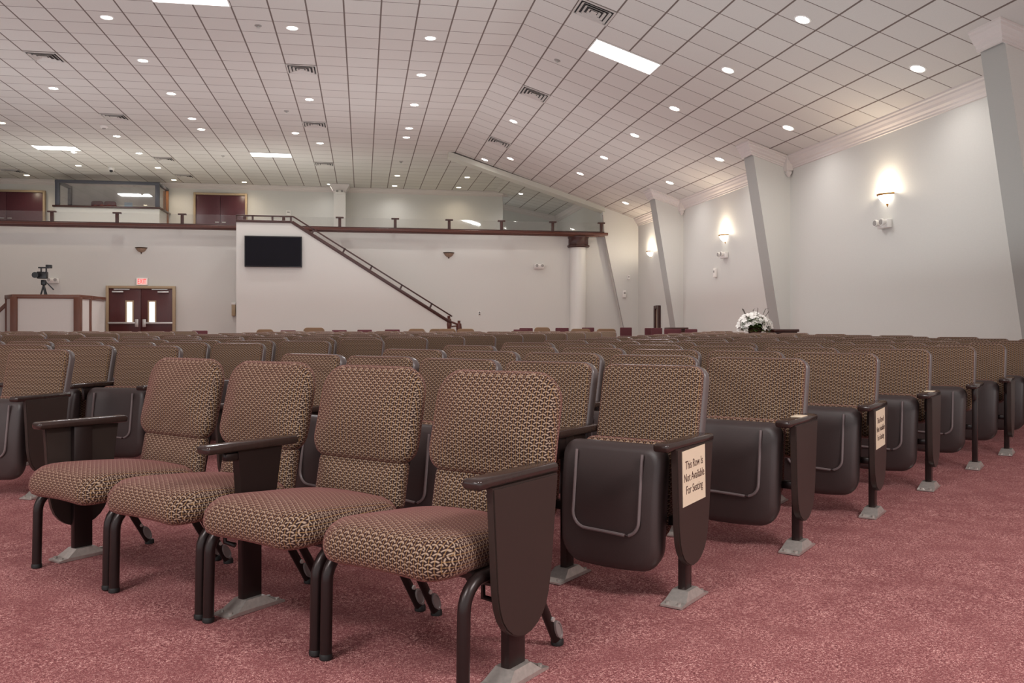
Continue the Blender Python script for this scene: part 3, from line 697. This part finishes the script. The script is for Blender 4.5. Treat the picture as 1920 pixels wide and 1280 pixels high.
VL = ['nearest ceiling vent right of the fold', 'middle ceiling vent right of the fold', 'farthest ceiling vent right of the fold', 'metal ceiling vent nearest the upper left corner', 'nearest metal ceiling vent in the line above the television',
      'ceiling vent above and left of the left troffer light', 'second ceiling vent in the line above the television', 'third ceiling vent in the line above the television', 'ceiling vent above the right end of the sound booth', 'small ceiling vent above the right balcony doors', 'ceiling vent above the left balcony doors']
vp = None
for px, lb in zip(VENTS, VL):
    p = tile_center(on_ceil(*px))
    if vp is None:
        vp = thing('ceiling_vent', '', 'vent', group='square ceiling vents'); o = vp
        obj('backing', B((0, 0, -.004), (.56, .56, .004)), MVOID, vp)
        bm = bmesh.new()
        for c, s in (((0, .285, -.012), (.6, .03, .02)), ((0, -.285, -.012), (.6, .03, .02)), ((.285, 0, -.012), (.03, .54, .02)), ((-.285, 0, -.012), (.03, .54, .02))): box(bm, c, s, .004)
        obj('frame', bm, MVENT, vp)
        bm = bmesh.new()
        for r in (.225, .155, .085):
            for sx, sy in ((1, 0), (-1, 0), (0, 1), (0, -1)):
                M = Matrix.Rotation(rad(35) * (sx or 0), 4, 'Y') @ Matrix.Rotation(-rad(35) * (sy or 0), 4, 'X')
                box(bm, (sx * r, sy * r, -.016), (.05 if sx else 2 * r, .05 if sy else 2 * r, .004), 0, M)
        box(bm, (0, 0, -.018), (.1, .1, .004)); obj('louvres', bm, MVENT, vp)
    else: o = copy_tree(vp)
    o.location = p; o.rotation_euler = slopeM(p).to_euler(); o['label'] = lb
TROF = [((357, 0), 'bright troffer light at the top left edge of the ceiling'), ((1166, 107), 'bright rectangular troffer light on the sloped ceiling'), ((103, 274), 'bright troffer light above the sound booth'), ((510, 288), 'bright troffer light above the television')]
tp = None
for px, lb in TROF:
    p = on_ceil(*px); c = tile_center(p)
    if p.x <= FOLD: c.x = round(cu(p.x)) * TW + FOLD
    else:
        s = round(math.hypot(p.x - FOLD, CEIL - p.z) / TW) * TW; a = math.atan(SLOPE); c.x = FOLD + s * math.cos(a); c.z = CEIL - s * math.sin(a)
    if tp is None:
        tp = thing('troffer_light', '', 'ceiling light', group='rectangular troffer lights'); o = tp
        bm = bmesh.new()
        for cc, s in (((0, .29, -.008), (1.21, .024, .016)), ((0, -.29, -.008), (1.21, .024, .016)), ((.594, 0, -.008), (.022, .556, .016)), ((-.594, 0, -.008), (.022, .556, .016))): box(bm, cc, s)
        obj('frame', bm, MWHITE, tp); obj('diffuser', B((0, 0, -.006), (1.17, .56, .008)), MTROF, tp)
    else: o = copy_tree(tp)
    o.location = c; o.rotation_euler = slopeM(c).to_euler(); o['label'] = lb
    al = bpy.data.lights.new('troffer_lamp', 'AREA'); al.shape = 'RECTANGLE'; al.size = 1.15; al.size_y = .55; al.energy = 130; al.color = (.97, .98, 1)
    lo = bpy.data.objects.new('troffer_lamp', al); C.objects.link(lo); lo.location = c - Vector((0, 0, .03)); lo.rotation_euler = slopeM(c).to_euler()
SPR = [((484, 48), 'small ceiling sprinkler head between the nearest lights and vent'), ((1045, 113), 'small sprinkler head on the sloped ceiling beside the troffer'), ((537, 208), 'small sprinkler head beside the second vent above the television'), ((752, 303), 'small sprinkler head over the far flat ceiling near the beam'), ((418, 292), 'small sprinkler head left of the troffer above the television')]
sp_ = None
for px, lb in SPR:
    p = on_ceil(*px)
    if sp_ is None:
        sp_ = thing('ceiling_sprinkler', '', 'sprinkler', group='ceiling sprinklers'); o = sp_
        obj('escutcheon', lathe(bmesh.new(), [(.06, 0), (.06, -.008), (.03, -.015)]), MGREY, sp_); obj('head', lathe(bmesh.new(), [(.018, -.01), (.018, -.04), (.03, -.045), (.03, -.05)]), MSTEEL, sp_)
    else: o = copy_tree(sp_)
    o.location = p; o.rotation_euler = slopeM(p).to_euler(); o['label'] = lb
p = on_ceil(209, 314); t = thing('dome_camera', 'small white dome camera with a black lens above the booth', 'camera', p)
obj('mount', lathe(bmesh.new(), [(.09, 0), (.09, -.06), (.07, -.10), (.03, -.12)]), MWHITE, t); obj('lens', lathe(bmesh.new(), [(.055, -.09), (.05, -.14), (.02, -.16)], (0, -.03, 0)), MBLACK, t)
p = on_ceil(139, 283); t = thing('smoke_detector', 'white smoke detector beside the troffer above the booth', 'smoke detector', p)
obj('base', lathe(bmesh.new(), [(.1, 0), (.1, -.03), (.07, -.06)]), MWHITE, t); obj('sensor', lathe(bmesh.new(), [(.05, -.05), (.04, -.08), (.02, -.085)]), MGREY, t)
p = on_ceil(195, 236); t = thing('smoke_detector', 'white smoke detector left of the ceiling vent over the left troffer', 'smoke detector', p)
obj('base', lathe(bmesh.new(), [(.1, 0), (.1, -.03), (.07, -.06)]), MWHITE, t); obj('sensor', lathe(bmesh.new(), [(.05, -.05), (.04, -.08), (.02, -.085)]), MGREY, t)

# ------------------------------------------------------------------ chair part meshes
P0 = 0.55
TILT = rad(13)
def tiltM(y, z, a=TILT): return Matrix.Translation((0, y, z)) @ Matrix.Rotation(-a, 4, 'X')
def mesh_of(name, bm, mat, smooth=40):
    o = obj(name, bm, mat, None, smooth); me = o.data; bpy.data.objects.remove(o); return me
def concave(v, w):                            # top edge dips slightly in the middle
    return v
bm = slab(.480, .482, .060, .045, .04, .018, .014, inner=3); bmesh.ops.transform(bm, matrix=tiltM(.225, .392), verts=bm.verts)
ME_BACK = mesh_of('back_cushion', uvm(bm), MF)
bm = slab(.50, .492, .05, .055, .05, .012, -.012, back=.012, inner=2); bmesh.ops.transform(bm, matrix=tiltM(.243, .384), verts=bm.verts)
ME_SHELL = mesh_of('back_shell', bm, MRIM)
def pan_shape(v):                             # underside of the tipped seat: belly out at lower middle
    f = v.z / .47; return Vector((v.x * (1 - .05 * (1 - f)), v.y - .02 * math.sin(PI * f) * (1 if v.y < -.02 else 0), v.z - .012 * (1 - abs(v.x) / .22) * (1 - f) ** 3))
bm = slab(.468, .475, .085, .06, .09, .035, .006, shape=pan_shape, n=8); bmesh.ops.transform(bm, matrix=Matrix.Translation((0, -.02, .108)) @ Matrix.Rotation(rad(-4), 4, 'X'), verts=bm.verts)
ME_PAN = mesh_of('seat_pan', bm, MPL, 60)
bm = slab(.415, .40, .085, .05, .10, .03, .012); bmesh.ops.transform(bm, matrix=Matrix.Translation((0, .075, .185)) @ Matrix.Rotation(rad(-6), 4, 'X'), verts=bm.verts)
ME_SEAT = mesh_of('seat_cushion', uvm(bm), MF, 60)
pth = [(-.15, .552)]
for i in range(7): a = PI + PI / 2 * i / 6; pth.append((-.09 + .06 * math.cos(a), .315 + .06 * math.sin(a)))
pth += [(-.02, .2525), (.05, .2495)]
for i in range(7): a = -PI / 2 + PI / 2 * i / 6; pth.append((.09 + .06 * math.cos(a), .307 + .06 * math.sin(a)))
pth.append((.15, .552))
bm = bmesh.new()
def pan_front(z): f = max(0, min(1, (z - .125) / .475)); return -.105 - .005 - .02 * math.sin(PI * f) + .033 * f
tube(bm, [(x, pan_front(z) - .005, z) for x, z in pth], .0065, 8); ME_RIDGE = mesh_of('moulded_ridge', bm, MPLr)
def arm_bm(x=0, y0=-.185, y1=.245, z=.595, w=.068, th=.032):
    bm = bmesh.new(); box(bm, (x, (y0 + y1) / 2, z), (w, y1 - y0, th), .012, None, 3); return bm
ME_ARM = mesh_of('armrest', arm_bm(P0 / 2), MARM)
def post_bm(x, w=.034, d=.062, top=.585, bracket=True):
    bm = B((x, .03, top / 2 + .01), (w, d, top - .02), .006)
    if bracket: box(bm, (x, .06, .535), (w * .8, .22, .09), .01); box(bm, (x - .045, .05, .29), (.07, .05, .035), .006)
    return bm
ME_POST = mesh_of('support_post', post_bm(P0 / 2), MMET)
def plate_bm(x):
    bm = bmesh.new()
    prof = [(-.095, .001), (-.095, .008), (-.055, .014), (-.012, .045), (.072, .045), (.115, .014), (.155, .008), (.155, .001)]
    loft(bm, [[Vector((x + s * (.045 if abs(y - .03) > .07 else .034), y, z)) for y, z in prof] for s in (-1, 1)])
    for yy in (-.075, .135):
        for s in (-1, 1): tube(bm, [(x + s * .025, yy, .008), (x + s * .025, yy, .018)], .008, 8)
    return bm
ME_PLATE = mesh_of('base_plate', plate_bm(P0 / 2), MPLATE, 25)
def shield(x, t=.028, zb=.135, ext=0):
    bm = bmesh.new(); pts = [(-.125, .586), (-.105, .30), (-.10, .265)]
    for i in range(1, 12):
        a = PI + PI * i / 12; pts.append((.035 + .133 * math.cos(a) * (1), .27 + (.27 - zb) * math.sin(a)))
    pts += [(.17, .265), (.178, .30), (.215, .586)]
    loft(bm, [[Vector((x + dx, y, z)) for y, z in pts] for dx in (0, t)])
    bmesh.ops.recalc_face_normals(bm, faces=bm.faces[:]); bmesh.ops.bevel(bm, geom=[e for e in bm.edges if abs(e.verts[0].co.x - e.verts[1].co.x) < 1e-5], offset=.004, segments=2, affect='EDGES')
    return bm
ME_PANEL = mesh_of('side_panel', shield(P0 / 2 + .012), MPAN)
ME_ARML = mesh_of('armrest', arm_bm(-P0 / 2), MARM); ME_POSTL = mesh_of('support_post', post_bm(-P0 / 2), MMET)
ME_PLATEL = mesh_of('base_plate', plate_bm(-P0 / 2), MPLATE, 25); ME_PANELL = mesh_of('side_panel', shield(-P0 / 2 - .04), MPAN)
def child(name, me, parent):
    o = bpy.data.objects.new(name, me); C.objects.link(o); o.parent = parent; return o
def folding_chair(key, label, pos, alpha, pitch, group, right_end=False, left_end=False, detail=2, panel=True):
    t = thing('folding_chair', label, 'chair', (pos.x, pos.y, fz(pos.y)), alpha - PI / 2, group)
    t.scale = (pitch / P0, 1, 1)
    child('back_cushion', ME_BACK, t); child('back_shell', ME_SHELL, t)
    s = child('seat_pan', ME_PAN, t)
    if detail >= 1: child('seat_cushion', ME_SEAT, t)
    if detail >= 2: child('moulded_ridge', ME_RIDGE, s)
    child('support_post', ME_POST, t)
    if detail >= 1 or right_end: child('armrest', ME_ARM, t)
    if detail >= 1: child('base_plate', ME_PLATE, t)
    if right_end and panel: child('side_panel', ME_PANEL, t)
    if left_end and detail >= 1:
        child('support_post', ME_POSTL, t); child('armrest', ME_ARML, t); child('base_plate', ME_PLATEL, t); child('side_panel', ME_PANELL, t)
    return t
def R_of(al): return Vector((math.sin(al), -math.cos(al), 0))
def cam2w(X, Z): return XC * X + ZC * Z
ENDS = {}
YF = 15.4; FLOW = on_y(1415, 617, YF); FLOW.z = 0; FLOW2 = on_y(1464, 617, YF); FLOW2.z = 0
def row(block, bname, n, post, alpha, pitch, count, lim=None, panel=True):
    R = R_of(alpha)
    for k in range(count):
        c = post - R * (pitch * (k + .5))
        if lim and not lim(c): continue
        tp_ = c + Vector((0, 0, fz(c.y) + .87)) - CAM + Vector((math.cos(alpha), math.sin(alpha), 0)) * .3
        if HY - F_PX * tp_.z / ZC.dot(tp_) < 620.6 or (c - FLOW).length < .75 or (c - FLOW2).length < .75: continue
        dist = c.length; det = 2 if dist < 7.5 else (1 if dist < 11 else 0)
        if k == 0: lb = 'patterned folding chair at the right end of the %s row, %s' % (ORD[n], bname)
        elif k == count - 1: lb = 'patterned folding chair at the left end of the %s row, %s' % (ORD[n], bname)
        else: lb = 'patterned folding chair, %s from the right in the %s row, %s' % (ORD[k + 1], ORD[n], bname)
        o = folding_chair((block, n, k), lb, c, alpha, pitch, 'folding chairs, ' + bname, k == 0, k == count - 1, det, panel)
        ENDS[(block, n, k)] = o
# right-hand block: measured aisle-end posts, then extrapolated
bases = {2: (1278, 1128), 3: (1491, 1032), 4: (1634, 967), 5: (1740, 917), 6: (1827, 878), 7: (1887, 852)}
AR = rad(45.5)
pit = {2: (.52, 5), 3: (.575, 5), 4: (.543, 6), 5: (.588, 6), 6: (.558, 7), 7: (.595, 7)}
p2 = on_floor(*bases[2]); stepR = Vector((.7837, .6211, 0)) * .975
for n in range(2, 17):
    if n in bases: po = on_floor(*bases[n]); po.z = 0
    else: po = Vector((p2.x, p2.y, 0)) + stepR * (n - 2)
    W = 2.6 + .33 * (n - 2); pt, ct = pit.get(n, (W / max(1, round(W / .56)), round(W / .56)))
    row('R', 'right-hand block', n, po, AR, pt, ct, lambda c: c.x < 7.35 and c.y < 19, panel=(n != 6))
# middle block
E0 = cam2w(-2.80, 5.50); dE = cam2w(.368, .8595); AM = rad(66)
for n in range(0, 17):
    po = E0 + dE * n + Vector((math.cos(AM), math.sin(AM), 0)) * -.27 + R_of(AM) * .03
    W = 2.55 + .30 * n; ct = round(W / .56)
    row('M', 'middle block', n + 1, po, AM, W / ct, ct, lambda c: (XC.dot(c) / ZC.dot(c)) > -.64)
# far-left block across the next aisle
AL = rad(86); Q0 = Vector((-4.52, 10.18, 0)); dQ = Vector((.22, .9, 0))
for m in range(0, 11):
    po = Q0 + dQ * m
    W = 3.0 + .3 * m; ct = round(W / .56)
    row('L', 'far-left block', m + 1, po, AL, W / ct, ct, lambda c: (XC.dot(c) / ZC.dot(c)) > -.62)
for key in (('R', 3, 0), ('R', 5, 0)):
    ob = obj('row_plaque', B((P0 / 2, .06, .6125), (.05, .09, .004), .0015), MPAPER, None); ob.parent = ENDS[key]; ob['label'] = 'small cream plaque on the armrest'
# row signs on the aisle-end panels
def row_sign(key, label):
    ch = ENDS[key]; sx = ch.scale.x
    M = Matrix.Translation(ch.location) @ Matrix.Rotation(ch.rotation_euler.z, 4, 'Z') @ Matrix.Translation(((P0 / 2 + .0415) * sx, .025, .475)) 
    t = thing('row_sign', label, 'sign'); t.matrix_world = M
    obj('sheet', B((0, 0, 0), (.002, .21, .205), 0, Matrix.Rotation(rad(2), 4, 'X')), MPAPER, t, 0)
    M2 = Matrix.Translation((.0016, 0, 0)) @ Matrix.Rotation(rad(2), 4, 'X') @ Matrix.Rotation(PI / 2, 4, 'Z') @ Matrix.Rotation(PI / 2, 4, 'X')
    text_obj('lettering', 'This Row Is\nNot Available\nFor Seating', .044, MINK, t, M2, .0002, .78)
row_sign(('R', 2, 0), 'cream paper sign reading This Row Is Not Available For Seating, nearest panel')
row_sign(('R', 4, 0), 'cream paper sign with the same notice on the farther chair end panel')

# ------------------------------------------------------------------ the four movable chairs in front and their arm pedestals
PA, PB, PC = [Vector((q.x, q.y, 0)) for q in (on_floor(141, 1045), on_floor(456, 1144), on_floor(951, 1279))]
AF = math.atan2(PC.y - PA.y, PC.x - PA.x) + PI / 2
def seat_shape(v):
    # v: slab coords x, y(-thickness..0), z(0..depth) -> lay flat; crown and waterfall front
    x, t, d = v.x, -v.y, v.z                 # t: height above the underside, d: 0 front .. .47 back
    droop = .035 * max(0, 1 - d / .14) ** 2
    hgt = t - droop + .012 * math.cos(x / .26 * PI / 2) - .035 * (d / .47)
    return Vector((x * (1 - .05 * (d / .47)), d - .255, .335 + hgt))
def movable_chair(pos, label):
    t = thing('stacking_chair', label, 'chair', (pos.x, pos.y, fz(pos.y)), AF - PI / 2, 'movable chairs in the front row')
    bm = slab(.52, .362, .075, .10, .075, .036, .03, n=8, shape=lambda v: Vector((v.x * (1 - .03 * (v.z / .362)), v.y, v.z)))
    bmesh.ops.transform(bm, matrix=tiltM(.335, .522, rad(13)), verts=bm.verts); obj('back_cushion', uvm(bm), MF, t, 70)
    bm = slab(.44, .17, .045, .02, .02, .014, .015); bmesh.ops.transform(bm, matrix=tiltM(.30, .37, rad(11)), verts=bm.verts); obj('lumbar_cushion', uvm(bm), MF, t, 70)
    bm = slab(.53, .53, .118, .09, .10, .052, .012, n=8, shape=seat_shape); obj('seat', uvm(bm, True), MF, t, 70)
    # back frame: two uprights and rails
    bm = bmesh.new()
    for s in (-1, 1):
        tube(bm, [(s * .19, .20, .33), (s * .19, .305, .40), (s * .19, .345, .56), (s * .18, .40, .80)], .014, 10)
        tube(bm, [(s * .245, -.12, .325), (s * .245, .26, .325)], .014, 10)
        box(bm, (s * .17, .305, .362), (.03, .01, .03))
    tube(bm, [(-.235, .28, .345), (.235, .28, .345)], .012, 8); tube(bm, [(-.245, -.10, .325), (.245, -.10, .325)], .012, 8)
    box(bm, (0, .335, .46), (.38, .012, .20), .003, Matrix.Rotation(rad(-11), 4, 'X')); obj('frame', bm, MMET, t)
    for s in (-1, 1):
        pts = [(s * .27, .02, .325), (s * .27, -.05, .325)]
        for i in range(1, 7): a = PI / 2 * i / 6; pts.append((s * .27, -.09 - .085 * math.sin(a), .24 + .085 * math.cos(a)))
        pts += [(s * .27, -.178, .12), (s * .27, -.18, .012)]
        bm = bmesh.new(); tube(bm, pts, .019, 12); lg = obj('leg', bm, MMET, t)
        obj('foot_cap', lathe(bmesh.new(), [(.018, .0), (.021, .003), (.021, .016), (.017, .022)], (s * .27, -.18, 0), 12), MRUB, lg)
    for s in (-1, 1):
        bm = bmesh.new(); tube(bm, [(s * .25, .12, .335), (s * .252, .16, .30), (s * .255, .335, .012)], .0155, 12); lg = obj('leg', bm, MMET, t)
        bm = lathe(bmesh.new(), [(.018, .0), (.021, .003), (.021, .018), (.017, .024)], (s * .255, .338, 0), 12); obj('foot_cap', bm, MRUB, lg)
        bm = bmesh.new(); M = Matrix.Translation((s * .255 + .019, .315, .06)) @ Matrix.Rotation(rad(28), 4, 'X')
        tt = bmesh.new(); loft(tt, [[Vector((dx, .016 * math.cos(k * PI / 8) * r, .036 * math.sin(k * PI / 8) * r)) for k in range(16)] for dx, r in ((-.004, 1), (.004, 1), (.005, .8), (.002, .7))]); merge(bm, tt, M)
        obj('ganging_clip', bm, MCLR, lg)
        bm = bmesh.new(); tube(bm, [(s * .255 - .02, .285, .10), (s * .255 + .02, .285, .10)], .008, 8); obj('clip_bolt', bm, MSTEEL, lg)
    return t
row_d = (PC - PA) / 4
for i, lb in enumerate(('leftmost of four movable cushioned chairs in the front row', 'second from left of four movable cushioned chairs in front', 'third from left of four movable cushioned chairs in front', 'rightmost of four movable cushioned chairs, nearest the camera')):
    movable_chair(PA + row_d * (i + .5), lb)
def pedestal(p, label, side):
    t = thing('armrest_pedestal', label, 'armrest stand', (p.x, p.y, fz(p.y)), AF - PI / 2, 'floor-mounted armrest pedestals')
    obj('armrest', arm_bm(0, -.175, .235, .60), MARM, t)
    bm = B((0, .03, .30), (.032, .085, .58), .005)
    if side == 0:
        prism(bm, [(-.035, .585), (.165, .585), (.135, .40), (-.02, .40)], lambda a, b, k: Vector((-.018 + k, a, b)), .036); box(bm, (0, -.055, .565), (.03, .06, .03), .008)
    obj('post', bm, MMET, t)
    bm = bmesh.new(); tube(bm, [(-.02, -.01, .29), (-.065, -.03, .29), (-.065, -.03, .245), (-.03, -.01, .235)], .009, 8); box(bm, (-.045, -.02, .292), (.07, .06, .008)); obj('lower_bracket', bm, MMET, t)
    obj('base_plate', plate_bm(0), MPLATE, t, 25)
    if side: obj('side_panel', shield(.014 if side > 0 else -.042), MPAN, t)
    return t
pedestal(PA, 'dark armrest pedestal with panel at the left end of the front chairs', -1)
pedestal(PB, 'dark armrest pedestal between the second and third front chairs', 0)
pedestal(PC, 'dark armrest pedestal with large panel at the right end, nearest camera', 1)

# ------------------------------------------------------------------ loose chairs and furniture at the back and right
def loose_chair(px0, px1, pytop, y, label, kind, rz=0):
    a, b = on_y(px0, pytop, y), on_y(px1, pytop, y); w = min(.62, max(.30, b.x - a.x)); c = (a + b) / 2; z0 = fz(y); h = c.z - z0
    burg = kind == 'b'; mat = MRED if burg else MBEIGE
    t = thing('side_chair', label, 'chair', (c.x, y, z0), rz, 'burgundy chairs along the back' if burg else 'tan padded chairs along the back')
    bk = slab(w, .42, .05, .02 if burg else .09, .03, .014, .01, n=5); bmesh.ops.transform(bk, matrix=Matrix.Translation((0, .2, h - .42)), verts=bk.verts); obj('backrest', uvm(bk), mat, t)
    obj('seat', B((0, -.03, .44), (w, .44, .08), .025), mat, t)
    for sx in (-1, 1):
        for yy, zz in ((-.22, .42), (.2, h - .3)):
            bm = bmesh.new(); tube(bm, [(sx * (w / 2 - .03), yy, 0), (sx * (w / 2 - .03), yy, zz)], .014, 8); obj('leg', bm, MMET, t)
    return t
BURG = [(358, 387, 619.5), (525, 554, 619), (622, 650, 618.5), (670, 697.5, 618), (722, 750, 617.5), (965, 992, 617.5), (976, 1001, 614.8), (1044, 1069, 614.5), (1094, 1117, 614), (1166, 1188, 613.8)]
for i, (a, b, t_) in enumerate(BURG): loose_chair(a, b, t_, 24.2 if i != 6 else 25.0, 'burgundy square-backed chair by the back wall, %s from the left' % ORD[i + 1], 'b')
TAN = [(479, 512, 617.2), (568, 608, 614), (766, 798, 616), (806, 836, 616.2), (823, 856, 616), (858, 891, 616), (1004, 1034, 613.4), (1073, 1110, 616), (1122, 1158, 616)]
for i, (a, b, t_) in enumerate(TAN): loose_chair(a, b, t_, 23.2 if i != 3 else 23.9, 'tan round-cornered padded chair before the back wall, %s from the left' % ORD[i + 1], 't')
for i, (a, b, t_, y) in enumerate(((1217, 1227, 614.8, 23.9), (1229, 1242, 614.8, 22.3), (1250, 1282, 616.5, 20.6), (1290, 1312, 616.8, 19.6))):
    loose_chair(a, b, t_, y, 'burgundy chair near the right wall, %s from the left' % ORD[i + 1], 'b')
def wood_stand(px0, px1, pytop, y, label):
    a, b = on_y(px0, pytop, y), on_y(px1, pytop, y); c = (a + b) / 2; w = b.x - a.x; h = c.z - fz(y)
    t = thing('wooden_stand', label, 'stand', (c.x, y, fz(y)))
    bm = B((0, 0, h - .03), (w, .45, .05), .01); box(bm, (0, 0, h - .075), (w - .05, .4, .04), .008); obj('top', bm, MWOODd, t)
    obj('cabinet', B((0, 0, (h - .095) / 2 + .02), (w - .1, .36, h - .135), .008), MWOOD, t); obj('plinth', B((0, 0, .02), (w - .06, .4, .04)), MWOODd, t)
    return t
wood_stand(1251, 1285, 613.5, 21.4, 'dark wooden stand near the right wall beyond the burgundy chairs')
wood_stand(1442, 1488, 616.5, YF, 'dark wooden stand beside the white flowers')
# flower arrangement on its own stand
pf = on_y(1415, 617, YF)
t = thing('flower_stand', 'dark wooden pedestal under the white flower arrangement', 'stand', (pf.x, YF, fz(YF)))
obj('column', lathe(bmesh.new(), [(.17, 0), (.17, .04), (.09, .08), (.07, .5), (.10, .78), (.16, .82)]), MWOODd, t)
zf = fz(YF) + .822
t = thing('flower_arrangement', 'bushy white flower arrangement with green leaves by the right wall', 'flowers', (pf.x, YF, zf))
obj('bowl', lathe(bmesh.new(), [(.08, 0), (.13, .05), (.15, .12), (.12, .12)]), MWOODd, t)
def blob_at(bm, c, r, petals, mat=None):
    for k in range(petals):
        a = k * 2 * PI / petals + random.random(); d = Vector((math.cos(a), math.sin(a), random.uniform(-.2, .6))).normalized(); s = d.cross(Vector((0, 0, 1))).normalized()
        n_ = 5; top = []; L = r
        v0 = bm.verts.new(c); v1 = bm.verts.new(c + d * L * .6 + s * L * .35); v2 = bm.verts.new(c + d * L + Vector((0, 0, -.01))); v3 = bm.verts.new(c + d * L * .6 - s * L * .35)
        bm.faces.new((v0, v1, v2, v3))
bmf, bml, bmt = bmesh.new(), bmesh.new(), bmesh.new()
def bloom(bm, c, nrm, r):
    nrm = nrm.normalized(); t1 = nrm.cross(Vector((.3, .2, .93))).normalized(); t2 = nrm.cross(t1); a0 = random.random() * 6
    for k in range(5):
        a = a0 + k * 2 * PI / 5; d = t1 * math.cos(a) + t2 * math.sin(a); e = nrm.cross(d)
        p = [c, c + d * r * .55 + e * r * .34 + nrm * r * .22, c + d * r + nrm * r * .18, c + d * r * .55 - e * r * .34 + nrm * r * .22]
        bm.faces.new([bm.verts.new(q) for q in p])
for i in range(190):
    a = random.uniform(0, 2 * PI); e = math.asin(random.uniform(-.12, 1.0)); r = random.uniform(.72, 1.14)
    n_ = Vector((math.cos(a) * math.cos(e), math.sin(a) * math.cos(e), math.sin(e)))
    if n_.y < 0 and abs(n_.x) < .45 and n_.z < .30 and random.random() < .8: continue
    bloom(bmf, Vector((.29 * r * n_.x, .22 * r * n_.y, .13 + .25 * r * n_.z)), n_ + Vector((0, -.4, .3)), random.uniform(.042, .07))
for i in range(300):
    a = random.uniform(0, 2 * PI); e = random.uniform(-.45, 1.1); r = random.uniform(.4, 1.02)
    c = Vector((.27 * r * math.cos(a) * math.cos(e), .21 * r * math.sin(a) * math.cos(e), .12 + .22 * r * math.sin(e)))
    blob_at(bml, c, .08, 3)
for i in range(6):
    a = random.uniform(0, 2 * PI); x = random.uniform(-.3, .3)
    tube(bmt, [(x * .3, 0, .15), (x, random.uniform(-.1, .1), .40 + random.uniform(-.02, .10)), (x * 1.15, 0, .46 + random.uniform(-.03, .06))], [.003, .006, .003], 5)
obj('foliage', bml, MGREEN, t); obj('blossoms', bmf, MFLOW, t); obj('twigs', bmt, MTWIG, t)

# ------------------------------------------------------------------ added fill lamps and ambient light
def area(name, loc_, size, sy, e, rot=(0, 0, 0), col=(1, .98, .96)):
    al = bpy.data.lights.new(name, 'AREA'); al.shape = 'RECTANGLE'; al.size = size; al.size_y = sy; al.energy = e; al.color = col
    o = bpy.data.objects.new(name, al); C.objects.link(o); o.location = loc_; o.rotation_euler = rot; return o
for x in (-14, -7, 0, 5.5):
    for y in (3, 11, 20): area('ceiling_fill_lamp', (x, y, 1.75), 4, 5, 46 if x > 3 else 106, (PI, 0, 0), (.90, .97, 1))  # added upward fill that brightens the ceiling, not real fixtures
for x in (-12, -4, 4):
    area('rear_fill_lamp', (x, -1.5, 5.0 if x > 2 else 6.2), 2.4, 1.2, 420)  # added fill behind the camera, no actual fittings
w = bpy.data.worlds.new('hall_ambient'); bpy.context.scene.world = w; w.use_nodes = True
bg = w.node_tree.nodes['Background']; bg.inputs[0].default_value = (.97, .985, 1, 1); bg.inputs[1].default_value = 1.08
sc = bpy.context.scene
sc.view_settings.view_transform = 'Standard'; sc.view_settings.look = 'None'; sc.view_settings.exposure = 0.0
sc.cycles.use_denoising = True; sc.cycles.max_bounces = 7; sc.cycles.diffuse_bounces = 4; sc.cycles.transparent_max_bounces = 8; sc.cycles.use_adaptive_sampling = True; sc.cycles.adaptive_threshold = 0.03
sc.cycles.sample_clamp_indirect = 6
